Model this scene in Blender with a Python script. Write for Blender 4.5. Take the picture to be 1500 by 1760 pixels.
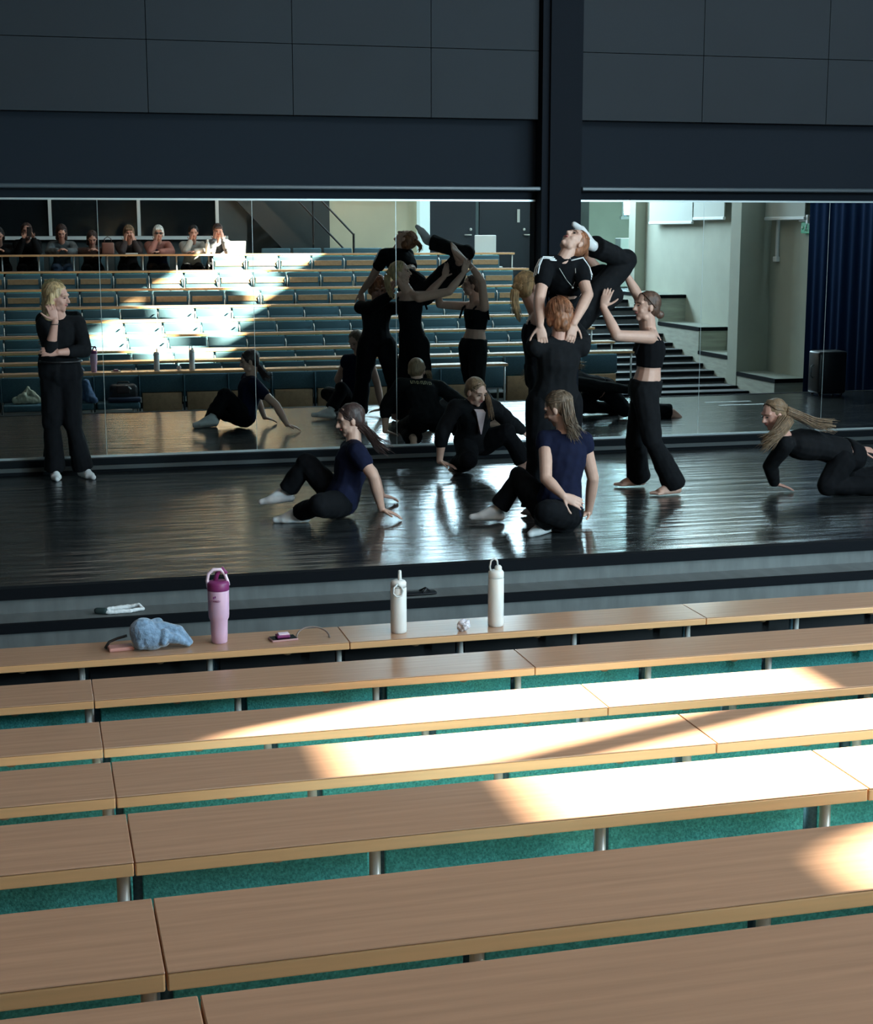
import bpy, bmesh, math, random
import numpy as np
from mathutils import Vector, Matrix, noise

random.seed(7)
for o in list(bpy.data.objects):
    bpy.data.objects.remove(o, do_unlink=True)
SC = bpy.context.scene
COL = SC.collection
PI = math.pi

# ------------------------------------------------------------------ camera
# world: X along the mirror wall, Y = 0 on the mirror face (room at Y < 0), Z = 0 on the stage floor
M_DIST, CAM_H, FPX = 13.2, 1.99, 2650.0
CX, CY = 750.0, 880.0
_a = np.array([50 - CX, 399 - CY, FPX]); _a /= np.linalg.norm(_a)
_b = np.array([11200 - CX, 383 - CY, 0.0]); _b[2] = -(_a[0]*_b[0] + _a[1]*_b[1]) / _a[2]; _b /= np.linalg.norm(_b)
_u = np.cross(_b, _a)
if _u[1] > 0: _u = -_u
RW = np.array([_b, _a, _u])                      # rows: world axes seen in camera coordinates
cam_data = bpy.data.cameras.new('camera')
cam = bpy.data.objects.new('camera', cam_data); COL.objects.link(cam)
right = Vector(RW[:, 0]); down = Vector(RW[:, 1]); fwd = Vector(RW[:, 2])
m3 = Matrix((right, -down, -fwd)).transposed()
cam.matrix_world = Matrix.Translation((0, -M_DIST, CAM_H)) @ m3.to_4x4()
cam_data.sensor_fit = 'VERTICAL'; cam_data.sensor_height = 24.0
cam_data.lens = FPX / 1760.0 * 24.0
cam_data.clip_start = 0.02; cam_data.clip_end = 200
SC.camera = cam

def at(x, y, d):
    """world point seen at pixel (x, y) at distance d in front of the mirror wall"""
    v = RW @ np.array([x - CX, y - CY, FPX])
    s = (M_DIST - d) / v[1]
    return Vector((v[0]*s, -d, v[2]*s + CAM_H))

# ------------------------------------------------------------------ light
world = bpy.data.worlds.new('daylight'); SC.world = world; world.use_nodes = True
wb = world.node_tree.nodes['Background']; wb.inputs[0].default_value = (0.35, 0.75, 1.0, 1); wb.inputs[1].default_value = 0.7

def area_light(name, loc, normal, sx, sy, energy, color):
    l = bpy.data.lights.new(name, 'AREA'); l.shape = 'RECTANGLE'; l.size = sx; l.size_y = sy
    l.energy = energy; l.color = color
    o = bpy.data.objects.new(name, l); COL.objects.link(o)
    o.location = loc; o.rotation_euler = Vector(normal).to_track_quat('-Z', 'Y').to_euler()
    return o

SUN_DIR = Vector((-1, -0.35, -0.55)).normalized()
sl = bpy.data.lights.new('sun', 'SUN'); sl.energy = 150; sl.angle = math.radians(0.8); sl.color = (1.0, 0.92, 0.74)
so = bpy.data.objects.new('sun', sl); COL.objects.link(so); so.rotation_euler = SUN_DIR.to_track_quat('-Z', 'Y').to_euler()
so.location = (12, 4, 9)
WX = 10.8                                            # right wall
SILL, HEAD = 4.91, 6.20
SUNWIN = [(4.80, 5.91), (6.04, 7.17), (7.44, 8.62), (8.74, 9.85), (10.07, 11.20)]
SKYC = (0.62, 0.85, 1.0)
# daylight entering by the clerestory of the right wall and by the tall windows of the back wall
area_light('right_clerestory_daylight', (WX - .07, -8.0, (SILL + HEAD)/2), (-1, 0, -0.25), 6.2, 1.1, 640, SKYC)
BACKWIN = [(5.95, 6.50), (6.75, 8.05), (8.25, 10.04)]
BW_Z0, BW_Z1 = 2.75, 4.7
for (x0, x1) in BACKWIN:
    area_light('back_window_daylight', ((x0 + x1)/2, -14.5, (BW_Z0 + BW_Z1)/2), (0, 1, -0.1), x1 - x0, BW_Z1 - BW_Z0, 245*(x1 - x0), SKYC)
area_light('added_fill_over_seats', (3.5, -10.5, 6.9), (0, 0.1, -1), 7.0, 3.5, 170, (1.0, 0.93, 0.84))  # added fill for ambient light over the seating, not a real ceiling fixture
area_light('corridor_daylight', (12.0, -16.5, 2.9), (-0.6, 0.8, -0.3), 0.8, 1.2, 1000, (0.55, 0.88, 1.0))
SC.view_settings.view_transform = 'Standard'; SC.view_settings.look = 'None'
SC.view_settings.exposure = 0.0; SC.view_settings.gamma = 1.0
SC.view_settings.use_curve_mapping = False

# ------------------------------------------------------------------ materials
def mat(name, color, rough=0.6, metal=0.0, spec=0.5, noise_amt=0.0, noise_scale=(8, 8, 8), bump=0.0, coat=0.0, trans=0.0, detail=4, sheen=0.0):
    m = bpy.data.materials.new(name); m.use_nodes = True
    nt = m.node_tree; b = nt.nodes['Principled BSDF']
    b.inputs['Base Color'].default_value = (*color, 1); b.inputs['Roughness'].default_value = rough
    b.inputs['Metallic'].default_value = metal; b.inputs['Specular IOR Level'].default_value = spec
    b.inputs['Coat Weight'].default_value = coat; b.inputs['Transmission Weight'].default_value = trans
    if sheen: b.inputs['Sheen Weight'].default_value = sheen
    if noise_amt or bump:
        tc = nt.nodes.new('ShaderNodeTexCoord'); mp = nt.nodes.new('ShaderNodeMapping'); mp.inputs['Scale'].default_value = noise_scale
        nz = nt.nodes.new('ShaderNodeTexNoise'); nz.inputs['Scale'].default_value = 1.0; nz.inputs['Detail'].default_value = detail
        nt.links.new(tc.outputs['Object'], mp.inputs['Vector']); nt.links.new(mp.outputs['Vector'], nz.inputs['Vector'])
        if noise_amt:
            r = nt.nodes.new('ShaderNodeValToRGB')
            r.color_ramp.elements[0].position = 0.3; r.color_ramp.elements[1].position = 0.7
            lo = [max(0, c*(1 - noise_amt)) for c in color]; hi = [min(1, c*(1 + noise_amt)) for c in color]
            r.color_ramp.elements[0].color = (*lo, 1); r.color_ramp.elements[1].color = (*hi, 1)
            nt.links.new(nz.outputs['Fac'], r.inputs['Fac']); nt.links.new(r.outputs['Color'], b.inputs['Base Color'])
        if bump:
            bp = nt.nodes.new('ShaderNodeBump'); bp.inputs['Strength'].default_value = bump; bp.inputs['Distance'].default_value = 0.01
            nt.links.new(nz.outputs['Fac'], bp.inputs['Height']); nt.links.new(bp.outputs['Normal'], b.inputs['Normal'])
    return m

MT = {}
MT['desk'] = mat('beech_laminate', (0.45, 0.262, 0.165), 0.24, noise_amt=0.10, noise_scale=(3, 60, 60), spec=0.5, detail=6)
MT['edge'] = mat('beech_edge', (0.85, 0.46, 0.21), 0.45, noise_amt=0.06, noise_scale=(3, 40, 60))
MT['plywood'] = mat('seat_plywood', (0.42, 0.25, 0.13), 0.5, noise_amt=0.12, noise_scale=(25, 25, 25))
MT['teal'] = mat('teal_fabric', (0.10, 0.50, 0.48), 0.95, noise_amt=0.35, noise_scale=(180, 180, 180), bump=0.5, spec=0.15)
MT['seat_teal'] = mat('seat_teal_fabric', (0.075, 0.140, 0.170), 0.9, noise_amt=0.2, noise_scale=(120, 120, 120), bump=0.2, spec=0.2)
MT['back_black'] = mat('black_board', (0.010, 0.011, 0.013), 0.7)
MT['steel'] = mat('silver_steel', (0.68, 0.66, 0.62), 0.35, metal=0.2)
MT['wall_dark'] = mat('dark_acoustic_board', (0.0068, 0.0112, 0.0165), 0.75, noise_amt=0.08, noise_scale=(2, 2, 2))
MT['band_dark'] = mat('dark_band', (0.006, 0.0105, 0.017), 0.8, spec=0.25)
MT['column'] = mat('black_column', (0.003, 0.0055, 0.010), 0.8, spec=0.2)
MT['rail'] = mat('dark_rail', (0.05, 0.065, 0.075), 0.35)
MT['mirror'] = mat('mirror_silver', (0.74, 0.80, 0.78), 0.0, metal=1.0)
MT['trim'] = mat('aluminium_trim', (0.45, 0.52, 0.52), 0.35, metal=0.6)
MT['plinth'] = mat('black_plinth', (0.004, 0.006, 0.008), 0.85, spec=0.15)
MT['plinth_top'] = mat('plinth_ledge', (0.040, 0.050, 0.050), 0.5)
MT['nosing'] = mat('black_nosing', (0.004, 0.005, 0.007), 0.9, spec=0.15)
MT['riser'] = mat('grey_linoleum', (0.115, 0.122, 0.120), 0.65, noise_amt=0.18, noise_scale=(14, 2, 3), bump=0.05)
MT['carpet'] = mat('dark_grey_carpet', (0.035, 0.036, 0.040), 0.95, noise_amt=0.2, noise_scale=(40, 40, 40))
MT['stair_tread'] = mat('grey_stair_tread', (0.10, 0.10, 0.105), 0.8, noise_amt=0.1, noise_scale=(20, 20, 20))
MT['plaster'] = mat('beige_plaster', (0.39, 0.405, 0.335), 0.85, noise_amt=0.04, noise_scale=(3, 3, 3), bump=0.05)
MT['plank'] = mat('pale_brick_cladding', (0.42, 0.43, 0.36), 0.8, noise_amt=0.15, noise_scale=(3, 3, 22))
MT['ledge_top'] = mat('ledge_grey', (0.26, 0.28, 0.24), 0.6)
MT['cream'] = mat('cream_wall', (0.72, 0.66, 0.47), 0.85, noise_amt=0.05, noise_scale=(2, 2, 2))
MT['white'] = mat('white_paint', (0.70, 0.74, 0.74), 0.5)
MT['door'] = mat('dark_blue_door', (0.014, 0.019, 0.028), 0.5)
MT['glass_black'] = mat('black_window_glass', (0.006, 0.008, 0.010), 0.12)
MT['stair_dark'] = mat('dark_stair_steel', (0.035, 0.042, 0.042), 0.5)
MT['backdrop'] = mat('grey_backdrop', (0.05, 0.06, 0.06), 0.7, noise_amt=0.2, noise_scale=(1.5, 1.5, 1.5))
MT['curtain'] = mat('blue_velvet', (0.007, 0.024, 0.075), 1.0, spec=0.05)
MT['blind'] = mat('white_roller_blind', (0.50, 0.54, 0.50), 0.8)
MT['ceiling'] = mat('ceiling_board', (0.40, 0.40, 0.38), 0.9)
MT['glow_reveal'] = mat('glowing_door_reveal', (0.5, 0.6, 0.6), 0.6)  # door reveal colour, the daylight falling on it is put in as emission
_b = MT['glow_reveal'].node_tree.nodes['Principled BSDF']; _b.inputs['Emission Color'].default_value = (0.55, 0.85, 0.9, 1); _b.inputs['Emission Strength'].default_value = 0.85
MT['green'] = mat('exit_green', (0.0, 0.30, 0.14), 0.5)
_g = MT['green'].node_tree.nodes['Principled BSDF']; _g.inputs['Emission Color'].default_value = (0.0, 0.45, 0.2, 1); _g.inputs['Emission Strength'].default_value = 0.10
MT['plastic_black'] = mat('black_plastic', (0.008, 0.009, 0.012), 0.4)
MT['white_plastic'] = mat('white_plastic', (0.72, 0.74, 0.72), 0.4)

# stage floor: near-black boards, glossy, running parallel to the mirror
def stage_material():
    m = bpy.data.materials.new('black_stage_boards'); m.use_nodes = True
    nt = m.node_tree; b = nt.nodes['Principled BSDF']; L = nt.links.new
    tc = nt.nodes.new('ShaderNodeTexCoord')
    mp = nt.nodes.new('ShaderNodeMapping'); mp.inputs['Scale'].default_value = (0.9, 9, 1)
    nz = nt.nodes.new('ShaderNodeTexNoise'); nz.inputs['Scale'].default_value = 1.0; nz.inputs['Detail'].default_value = 5
    L(tc.outputs['Object'], mp.inputs['Vector']); L(mp.outputs['Vector'], nz.inputs['Vector'])
    r = nt.nodes.new('ShaderNodeValToRGB'); r.color_ramp.elements[0].position = 0.35; r.color_ramp.elements[1].position = 0.7
    r.color_ramp.elements[0].color = (0.011, 0.012, 0.013, 1); r.color_ramp.elements[1].color = (0.034, 0.036, 0.036, 1)
    L(nz.outputs['Fac'], r.inputs['Fac']); L(r.outputs['Color'], b.inputs['Base Color'])
    mr = nt.nodes.new('ShaderNodeMapRange'); mr.inputs['To Min'].default_value = 0.12; mr.inputs['To Max'].default_value = 0.28
    L(nz.outputs['Fac'], mr.inputs['Value']); L(mr.outputs['Result'], b.inputs['Roughness'])
    br = nt.nodes.new('ShaderNodeTexBrick'); br.inputs['Scale'].default_value = 1.0
    br.inputs['Brick Width'].default_value = 1.8; br.inputs['Row Height'].default_value = 0.12
    br.inputs['Mortar Size'].default_value = 0.003; br.inputs['Color1'].default_value = (1, 1, 1, 1)
    br.inputs['Color2'].default_value = (0.85, 0.85, 0.85, 1); br.inputs['Mortar'].default_value = (0, 0, 0, 1)
    L(tc.outputs['Object'], br.inputs['Vector'])
    mx = nt.nodes.new('ShaderNodeMath'); mx.operation = 'MULTIPLY_ADD'; mx.inputs[1].default_value = 0.6
    L(nz.outputs['Fac'], mx.inputs[0]); L(br.outputs['Color'], mx.inputs[2])
    bp = nt.nodes.new('ShaderNodeBump'); bp.inputs['Strength'].default_value = 1.0; bp.inputs['Distance'].default_value = 0.018
    L(mx.outputs[0], bp.inputs['Height']); L(bp.outputs['Normal'], b.inputs['Normal'])
    b.inputs['Specular IOR Level'].default_value = 0.62
    return m
MT['stage'] = stage_material()

# ------------------------------------------------------------------ mesh helpers
def box(bm, x0, x1, y0, y1, z0, z1):
    vs = [bm.verts.new(p) for p in [(x0,y0,z0),(x1,y0,z0),(x1,y1,z0),(x0,y1,z0),(x0,y0,z1),(x1,y0,z1),(x1,y1,z1),(x0,y1,z1)]]
    for f in [(3,2,1,0),(4,5,6,7),(0,1,5,4),(1,2,6,5),(2,3,7,6),(3,0,4,7)]:
        bm.faces.new([vs[i] for i in f])
    return vs

def bevel_all(bm, w, seg=2):
    bmesh.ops.bevel(bm, geom=list(bm.edges), offset=w, segments=seg, affect='EDGES', profile=0.5)

def link(name, me, material, parent=None, smooth=False):
    for m in (material if isinstance(material, (list, tuple)) else [material]): me.materials.append(m)
    if smooth:
        for p in me.polygons: p.use_smooth = True
    o = bpy.data.objects.new(name, me); COL.objects.link(o)
    if parent is not None: o.parent = parent
    return o

def obj(name, bm, material, parent=None, smooth=False, world=False):
    """link a bmesh; with world=True its coordinates are world ones although it has a parent"""
    bmesh.ops.recalc_face_normals(bm, faces=bm.faces)
    me = bpy.data.meshes.new(name); bm.to_mesh(me); bm.free()
    o = link(name, me, material, parent, smooth)
    if world and parent is not None: o.matrix_parent_inverse = parent.matrix_basis.inverted()
    return o

def tag(o, label, cat, group=None):
    o['label'] = label; o['category'] = cat
    if group: o['group'] = group
    return o
def structure(o): o['kind'] = 'structure'; return o
def empty(name, loc, label=None, cat=None, group=None, rz=0):
    o = bpy.data.objects.new(name, None); COL.objects.link(o); o.location = loc; o.rotation_euler = (0, 0, rz)
    o.empty_display_size = 0.05
    if label: tag(o, label, cat, group)
    return o
def copy_tree(o, parent=None):
    c = o.copy(); COL.objects.link(c)
    if parent is not None: c.parent = parent
    for ch in list(o.children): copy_tree(ch, c)
    return c

def basis(d):
    d = Vector(d).normalized()
    t = Vector((0, 0, 1)) if abs(d.z) < 0.9 else Vector((1, 0, 0))
    u = d.cross(t).normalized(); v = d.cross(u).normalized()
    return d, u, v

def rings(bm, rr, cap=True):
    """rr: list of (centre, U, V): elliptical rings joined into a tube"""
    n = 14; prev = None; first = None
    for (c, U, V) in rr:
        cur = [bm.verts.new(c + U*math.cos(2*PI*i/n) + V*math.sin(2*PI*i/n)) for i in range(n)]
        if prev:
            for i in range(n): bm.faces.new((prev[i], prev[(i+1) % n], cur[(i+1) % n], cur[i]))
        else: first = cur
        prev = cur
    if cap:
        bm.faces.new(first[::-1]); bm.faces.new(prev)

def capsule(bm, a, ra, b, rb):
    a = Vector(a); b = Vector(b)
    if (b - a).length < 1e-5: b = a + Vector((0, 0, 1e-3))
    d, u, v = basis(b - a)
    rr = []
    for t in (80, 55, 28): rr.append((a - d*ra*math.sin(math.radians(t)), u*ra*math.cos(math.radians(t)), v*ra*math.cos(math.radians(t))))
    rr.append((a, u*ra, v*ra)); m = (a+b)/2
    rr.append((m, u*(ra+rb)/2, v*(ra+rb)/2)); rr.append((b, u*rb, v*rb))
    for t in (28, 55, 80): rr.append((b + d*rb*math.sin(math.radians(t)), u*rb*math.cos(math.radians(t)), v*rb*math.cos(math.radians(t))))
    rings(bm, rr)

def ellipsoid(bm, c, A, B, C):
    c = Vector(c); n = 9
    rr = []
    for i in range(1, n):
        t = PI*i/n
        rr.append((c - C*math.cos(t), A*math.sin(t), B*math.sin(t)))
    rings(bm, rr)

def tube(bm, pts, r0, r1=None, n=8, cap=True):
    if r1 is None: r1 = r0
    pts = [Vector(p) for p in pts]; prev = None; N = len(pts)
    ref = None
    for k, p in enumerate(pts):
        d = (pts[min(k+1, N-1)] - pts[max(k-1, 0)]).normalized()
        if ref is None: _, u, v = basis(d)
        else:
            u = (ref - d*ref.dot(d)).normalized(); v = d.cross(u)
        ref = u
        r = r0 + (r1 - r0)*k/max(1, N-1)
        cur = [bm.verts.new(p + u*r*math.cos(2*PI*i/n) + v*r*math.sin(2*PI*i/n)) for i in range(n)]
        if prev:
            for i in range(n): bm.faces.new((prev[i], prev[(i+1) % n], cur[(i+1) % n], cur[i]))
        elif cap: bm.faces.new(cur[::-1])
        prev = cur
    if cap: bm.faces.new(prev)

def lathe(bm, c, prof, n=28):
    c = Vector(c); prev = None
    for (r, z) in prof:
        cur = [bm.verts.new(c + Vector((r*math.cos(2*PI*i/n), r*math.sin(2*PI*i/n), z))) for i in range(n)]
        if prev:
            for i in range(n): bm.faces.new((prev[i], prev[(i+1) % n], cur[(i+1) % n], cur[i]))
        else: bm.faces.new(cur[::-1])
        prev = cur
    bm.faces.new(prev)

def remesh(bm, voxel, smooth=3, wrinkle=0.0, wscale=9.0, seed=0):
    me = bpy.data.meshes.new('tmp'); bm.to_mesh(me); bm.free()
    o = bpy.data.objects.new('tmp', me); COL.objects.link(o)
    md = o.modifiers.new('r', 'REMESH'); md.mode = 'VOXEL'; md.voxel_size = voxel; md.adaptivity = 0.0
    ms = o.modifiers.new('s', 'SMOOTH'); ms.factor = 0.5; ms.iterations = smooth
    dg = bpy.context.evaluated_depsgraph_get(); dg.update()
    out = bpy.data.meshes.new_from_object(o.evaluated_get(dg))
    bpy.data.objects.remove(o, do_unlink=True); bpy.data.meshes.remove(me)
    if wrinkle:
        off = Vector((seed*3.1, seed*1.7, 0))
        nv = len(out.vertices); co = np.empty(nv*3, 'f'); no = np.empty(nv*3, 'f')
        out.vertices.foreach_get('co', co); out.vertices.foreach_get('normal', no)
        co = co.reshape(-1, 3); no = no.reshape(-1, 3)
        w = np.array([noise.noise(Vector((p[0]*wscale, p[1]*wscale, p[2]*wscale*0.55)) + off) + 0.5*noise.noise(Vector((p[0]*2.3*wscale, p[1]*2.3*wscale, p[2]*1.6*wscale)) + off) for p in co.tolist()])
        co += no*(w*wrinkle)[:, None]
        out.vertices.foreach_set('co', co.ravel())
    return out

# ------------------------------------------------------------------ the room
ROW_Y = [6.600, 7.405, 8.197, 9.055, 9.874, 10.705, 11.520, 12.340, 13.160]   # far edge of each desk row
ROW_Z = [0.250, 0.319, 0.401, 0.556, 0.716, 0.880, 1.117, 1.375, 1.628]       # desk top height
DESK_D, DESK_T = 0.275, 0.033
FLOOR = [-0.47, -0.47, -0.40, -0.32, -0.164, -0.004, 0.16, 0.415, 0.669, 0.908]

def sbox(name, mt, *b):
    bm = bmesh.new(); box(bm, *b); return structure(obj(name, bm, mt))

sbox('floor_stage', MT['stage'], -6, 13.5, -4.30, 0.0, -0.06, 0.0)
sbox('trim_stage_nosing', MT['nosing'], -6, WX, -4.36, -4.29, -0.062, 0.004)
sbox('trim_stage_riser', MT['riser'], -6, WX, -4.34, -0.3, -0.47, -0.061)
sbox('trim_upper_step', MT['riser'], -6, WX, -4.60, -4.341, -0.47, -0.145)
sbox('trim_upper_step_nosing', MT['nosing'], -6, WX, -4.612, -4.57, -0.195, -0.143)
sbox('trim_lower_step', MT['riser'], -6, WX, -4.88, -4.613, -0.47, -0.305)
sbox('trim_lower_step_nosing', MT['nosing'], -6, WX, -4.892, -4.85, -0.355, -0.303)
# seating tiers, one box each from the front row to the landing
edges = [4.893] + [ROW_Y[k] + 0.10 for k in range(9)] + [14.6]
for k in range(10):
    sbox('floor_tier', MT['carpet'], -6, 8.3, -edges[k+1], -edges[k], -0.9, FLOOR[k])
sbox('floor_front', MT['carpet'], 8.3, WX, -7.0, -4.893, -0.9, -0.47)
sbox('floor_landing', MT['carpet'], 8.3, 14.5, -18.0, -13.3, -0.9, 0.908)
sbox('floor_landing_left', MT['carpet'], -6, 8.3, -18.0, -14.6, -0.9, 0.908)
# aisle staircase: two steps per row
sb = bmesh.new(); nb = bmesh.new()
ys, zs = [], []
prevz = -0.47
for k in range(1, 10):
    y0 = ROW_Y[k-1] + 0.10; z1 = FLOOR[k] if k > 1 else -0.44
    y0b = y0 - 0.40
    ys += [y0b, y0]; zs += [(prevz + z1)/2, z1]; prevz = z1
ys.append(13.3)
for i in range(len(zs)):
    if zs[i] <= -0.469: continue
    box(sb, 8.3, 10.3, -ys[i+1], -ys[i], -0.9, zs[i])
    box(nb, 8.3, 10.305, -ys[i] - 0.03, -ys[i] + 0.012, zs[i] - 0.05, zs[i] + 0.003)
st = structure(obj('trim_aisle_stairs', sb, MT['stair_tread'])); structure(obj('trim_aisle_nosing', nb, MT['nosing'], st))

# walls
bm = bmesh.new()
box(bm, -6, 13.5, 0.02, 0.30, -0.9, 7.0)
wf = structure(obj('wall_front', bm, MT['band_dark']))
# acoustic panels above the dark band, the joints are open gaps between boards
bm = bmesh.new()
def bay(xs, x_end):
    for i, x0 in enumerate(xs):
        x1 = xs[i+1] if i + 1 < len(xs) else x_end
        for z0, z1 in ((2.945, 3.520), (3.520, 4.72), (4.72, 5.9), (5.9, 6.98)):
            box(bm, x0 + 0.003, x1 - 0.003, -0.10, 0.02, z0 + 0.003, z1 - 0.003)
bay([-5.15, -3.93, -2.71, -1.49, -0.24, 0.985, 2.175, 3.36], 4.318)
bay([4.69, 5.85, 7.07, 8.29, 9.51], 10.79)
structure(obj('trim_acoustic_boards', bm, MT['wall_dark'], wf))
bm = bmesh.new(); box(bm, 4.335, 4.70, -0.16, 0.02, 0.0, 7.0)
box(bm, 4.40, 4.635, -0.19, -0.16, 0.0, 7.0)
structure(obj('trim_column', bm, MT['column']))
sbox('ceiling', MT['ceiling'], -6.3, 11.1, -18.3, 0.3, 7.0, 7.3)
sbox('trim_corridor_ceiling', MT['ceiling'], 11.1, 14.8, -18.3, -13.35, 7.0, 7.3)
sbox('wall_left', MT['wall_dark'], -6.3, -6.0, -18.3, 0.3, -0.9, 7.0)

# right wall with its clerestory openings
bm = bmesh.new()
box(bm, WX, WX + 0.30, -13.5, 0.3, -0.9, SILL)
box(bm, WX, WX + 0.30, -13.5, 0.3, HEAD, 7.0)
prev = -0.3
for (y0, y1) in SUNWIN:
    box(bm, WX, WX + 0.12, -y0, -prev, SILL, HEAD); prev = y1
box(bm, WX, WX + 0.12, -13.5, -prev, SILL, HEAD)
structure(obj('wall_right', bm, MT['plaster']))
bm = bmesh.new()
box(bm, 10.3, WX, -8.68, -8.34, -0.47, 7.0)
structure(obj('trim_pilaster', bm, MT['plaster']))
for i, (y0, y1) in enumerate(SUNWIN):
    bm = bmesh.new()
    t = 0.035
    box(bm, WX + .10, WX + .13, -y1, -y0, SILL, SILL + t); box(bm, WX + .10, WX + .13, -y1, -y0, HEAD - t, HEAD)
    box(bm, WX + .10, WX + .13, -y1, -y1 + t, SILL, HEAD); box(bm, WX + .10, WX + .13, -y0 - t, -y0, SILL, HEAD)
    structure(obj('window_%d' % (i + 1), bm, MT['white']))
# stepped ledges between the stairs and the right wall
def ledge(y0, y1, z):
    bm = bmesh.new(); box(bm, 10.31, WX, -y1, -y0, -0.9, z - 0.045)
    o = structure(obj('trim_ledge', bm, MT['plank']))
    bm = bmesh.new(); box(bm, 10.30, WX, -y1, -y0 + 0.025, z - 0.06, z - 0.004); structure(obj('trim_ledge_edge', bm, MT['nosing'], o))
    bm = bmesh.new(); box(bm, 10.335, WX, -y1, -y0 - 0.01, z - 0.006, z); structure(obj('trim_ledge_top', bm, MT['ledge_top'], o))
ledge(11.45, 13.3, 0.93); ledge(9.77, 11.45, 0.48); ledge(8.681, 9.77, 0.11); ledge(7.09, 8.339, -0.105)

# back wall: booth side (left), cream wall, reveal, dark doors, corridor opening
bm = bmesh.new()
box(bm, -6, 3.45, -15.0, -14.6, 0.9, 1.90); box(bm, -6, 3.45, -15.0, -14.6, 3.1, 7.0)
structure(obj('wall_booth', bm, MT['backdrop']))
bm = bmesh.new()
box(bm, 3.45, 6.95, -15.2, -15.0, 0.9, 7.0); 
structure(obj('wall_back_cream', bm, MT['cream']))
bm = bmesh.new(); box(bm, 6.95, 7.14, -15.1, -14.75, 0.9, 2.72)
structure(obj('window_14', bm, MT['glow_reveal']))  # reveal beside the doors, made to glow in place of daylight, no pane
bm = bmesh.new()
box(bm, 7.14, 10.05, -15.0, -14.85, 2.6, BW_Z0); box(bm, 5.9, 10.4, -14.9, -14.6, BW_Z1, 7.0)
box(bm, 6.50, 6.75, -14.9, -14.6, 2.72, BW_Z1); box(bm, 8.05, 8.25, -14.9, -14.6, 2.72, BW_Z1)
box(bm, 3.45, 5.95, -15.0, -14.6, 4.9, 7.0)
box(bm, 9.15, 10.05, -15.0, -14.7, 0.9, 2.72)
structure(obj('wall_back_dark', bm, MT['door']))
bm = bmesh.new()
box(bm, 10.05, 10.22, -15.0, -14.7, 0.9, 7.0)
structure(obj('wall_corridor_jamb', bm, MT['backdrop']))
bm = bmesh.new()
box(bm, 10.0, 14.5, -18.2, -17.6, 0.9, 2.3); box(bm, 10.0, 12.0, -18.2, -17.6, 2.3, 7); box(bm, 12.35, 14.5, -18.2, -17.6, 2.3, 7)
box(bm, 12.0, 12.35, -18.2, -17.6, 3.6, 7)
structure(obj('wall_corridor_back', bm, MT['plaster']))
bm = bmesh.new(); box(bm, 14.4, 14.7, -18.2, -13.4, -0.9, 7); box(bm, WX, 14.7, -13.5, -13.35, -0.9, 7)
structure(obj('wall_corridor_side', bm, MT['plaster']))
bm = bmesh.new(); box(bm, -6, 10.1, -18.2, -17.9, 0.9, 7); structure(obj('wall_far_back', bm, MT['backdrop']))
bm = bmesh.new(); box(bm, 10.60, WX - .002, -13.62, -13.31, 0.9, 7.0); structure(obj('trim_corridor_pillar', bm, MT['plaster']))
# corridor window frame
bm = bmesh.new()
for b in ((12.0, 12.04, -17.66, -17.56, 2.3, 3.6), (12.31, 12.35, -17.66, -17.56, 2.3, 3.6), (11.96, 12.39, -17.68, -17.52, 2.24, 2.3)): box(bm, *b)
structure(obj('window_6', bm, MT['white']))
# white radiator-like box in the corridor
bm = bmesh.new(); box(bm, 11.25, 11.75, -16.0, -15.7, 0.908, 1.86); bevel_all(bm, 0.015)
tag(obj('cabinet', bm, MT['white_plastic']), 'white box cabinet at the top of the aisle stairs, below the bright window', 'cabinet')
# back-window frames
for i, (x0, x1) in enumerate(BACKWIN):
    bm = bmesh.new()
    box(bm, x0, x0 + .04, -14.62, -14.56, BW_Z0, BW_Z1); box(bm, x1 - .04, x1, -14.62, -14.56, BW_Z0, BW_Z1)
    box(bm, x0, x1, -14.62, -14.56, BW_Z0, BW_Z0 + .04); box(bm, x0, x1, -14.62, -14.56, BW_Z1 - .04, BW_Z1)
    structure(obj('window_%d' % (i + 7), bm, MT['white']))
# booth windows: black panes in white frames
bx = [-1.62, -0.62, 0.36, 1.86, 3.22]
for i in range(4):
    bm = bmesh.new(); x0, x1 = bx[i], bx[i+1]
    box(bm, x1 - .028, x1 + .028, -14.60, -14.54, 1.925, 3.1)
    box(bm, x0 + .03, x1 - .03, -14.60, -14.55, 3.05, 3.1)
    f = structure(obj('window_%d' % (i + 10), bm, MT['white']))
    bm = bmesh.new(); box(bm, x0, x1, -14.66, -14.62, 1.90, 3.1); structure(obj('pane', bm, MT['glass_black'], f))
sbox('trim_booth_sill', MT['white'], -6, 3.4, -14.62, -14.50, 1.86, 1.92)
bm = bmesh.new(); box(bm, 3.245, 3.75, -14.9, -14.62, 0.9, 3.1); structure(obj('trim_booth_post', bm, MT['backdrop']))
bm = bmesh.new(); box(bm, 3.75, 5.3, -14.98, -14.92, 0.9, 2.95); structure(obj('trim_grey_screen', bm, MT['backdrop']))

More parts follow.
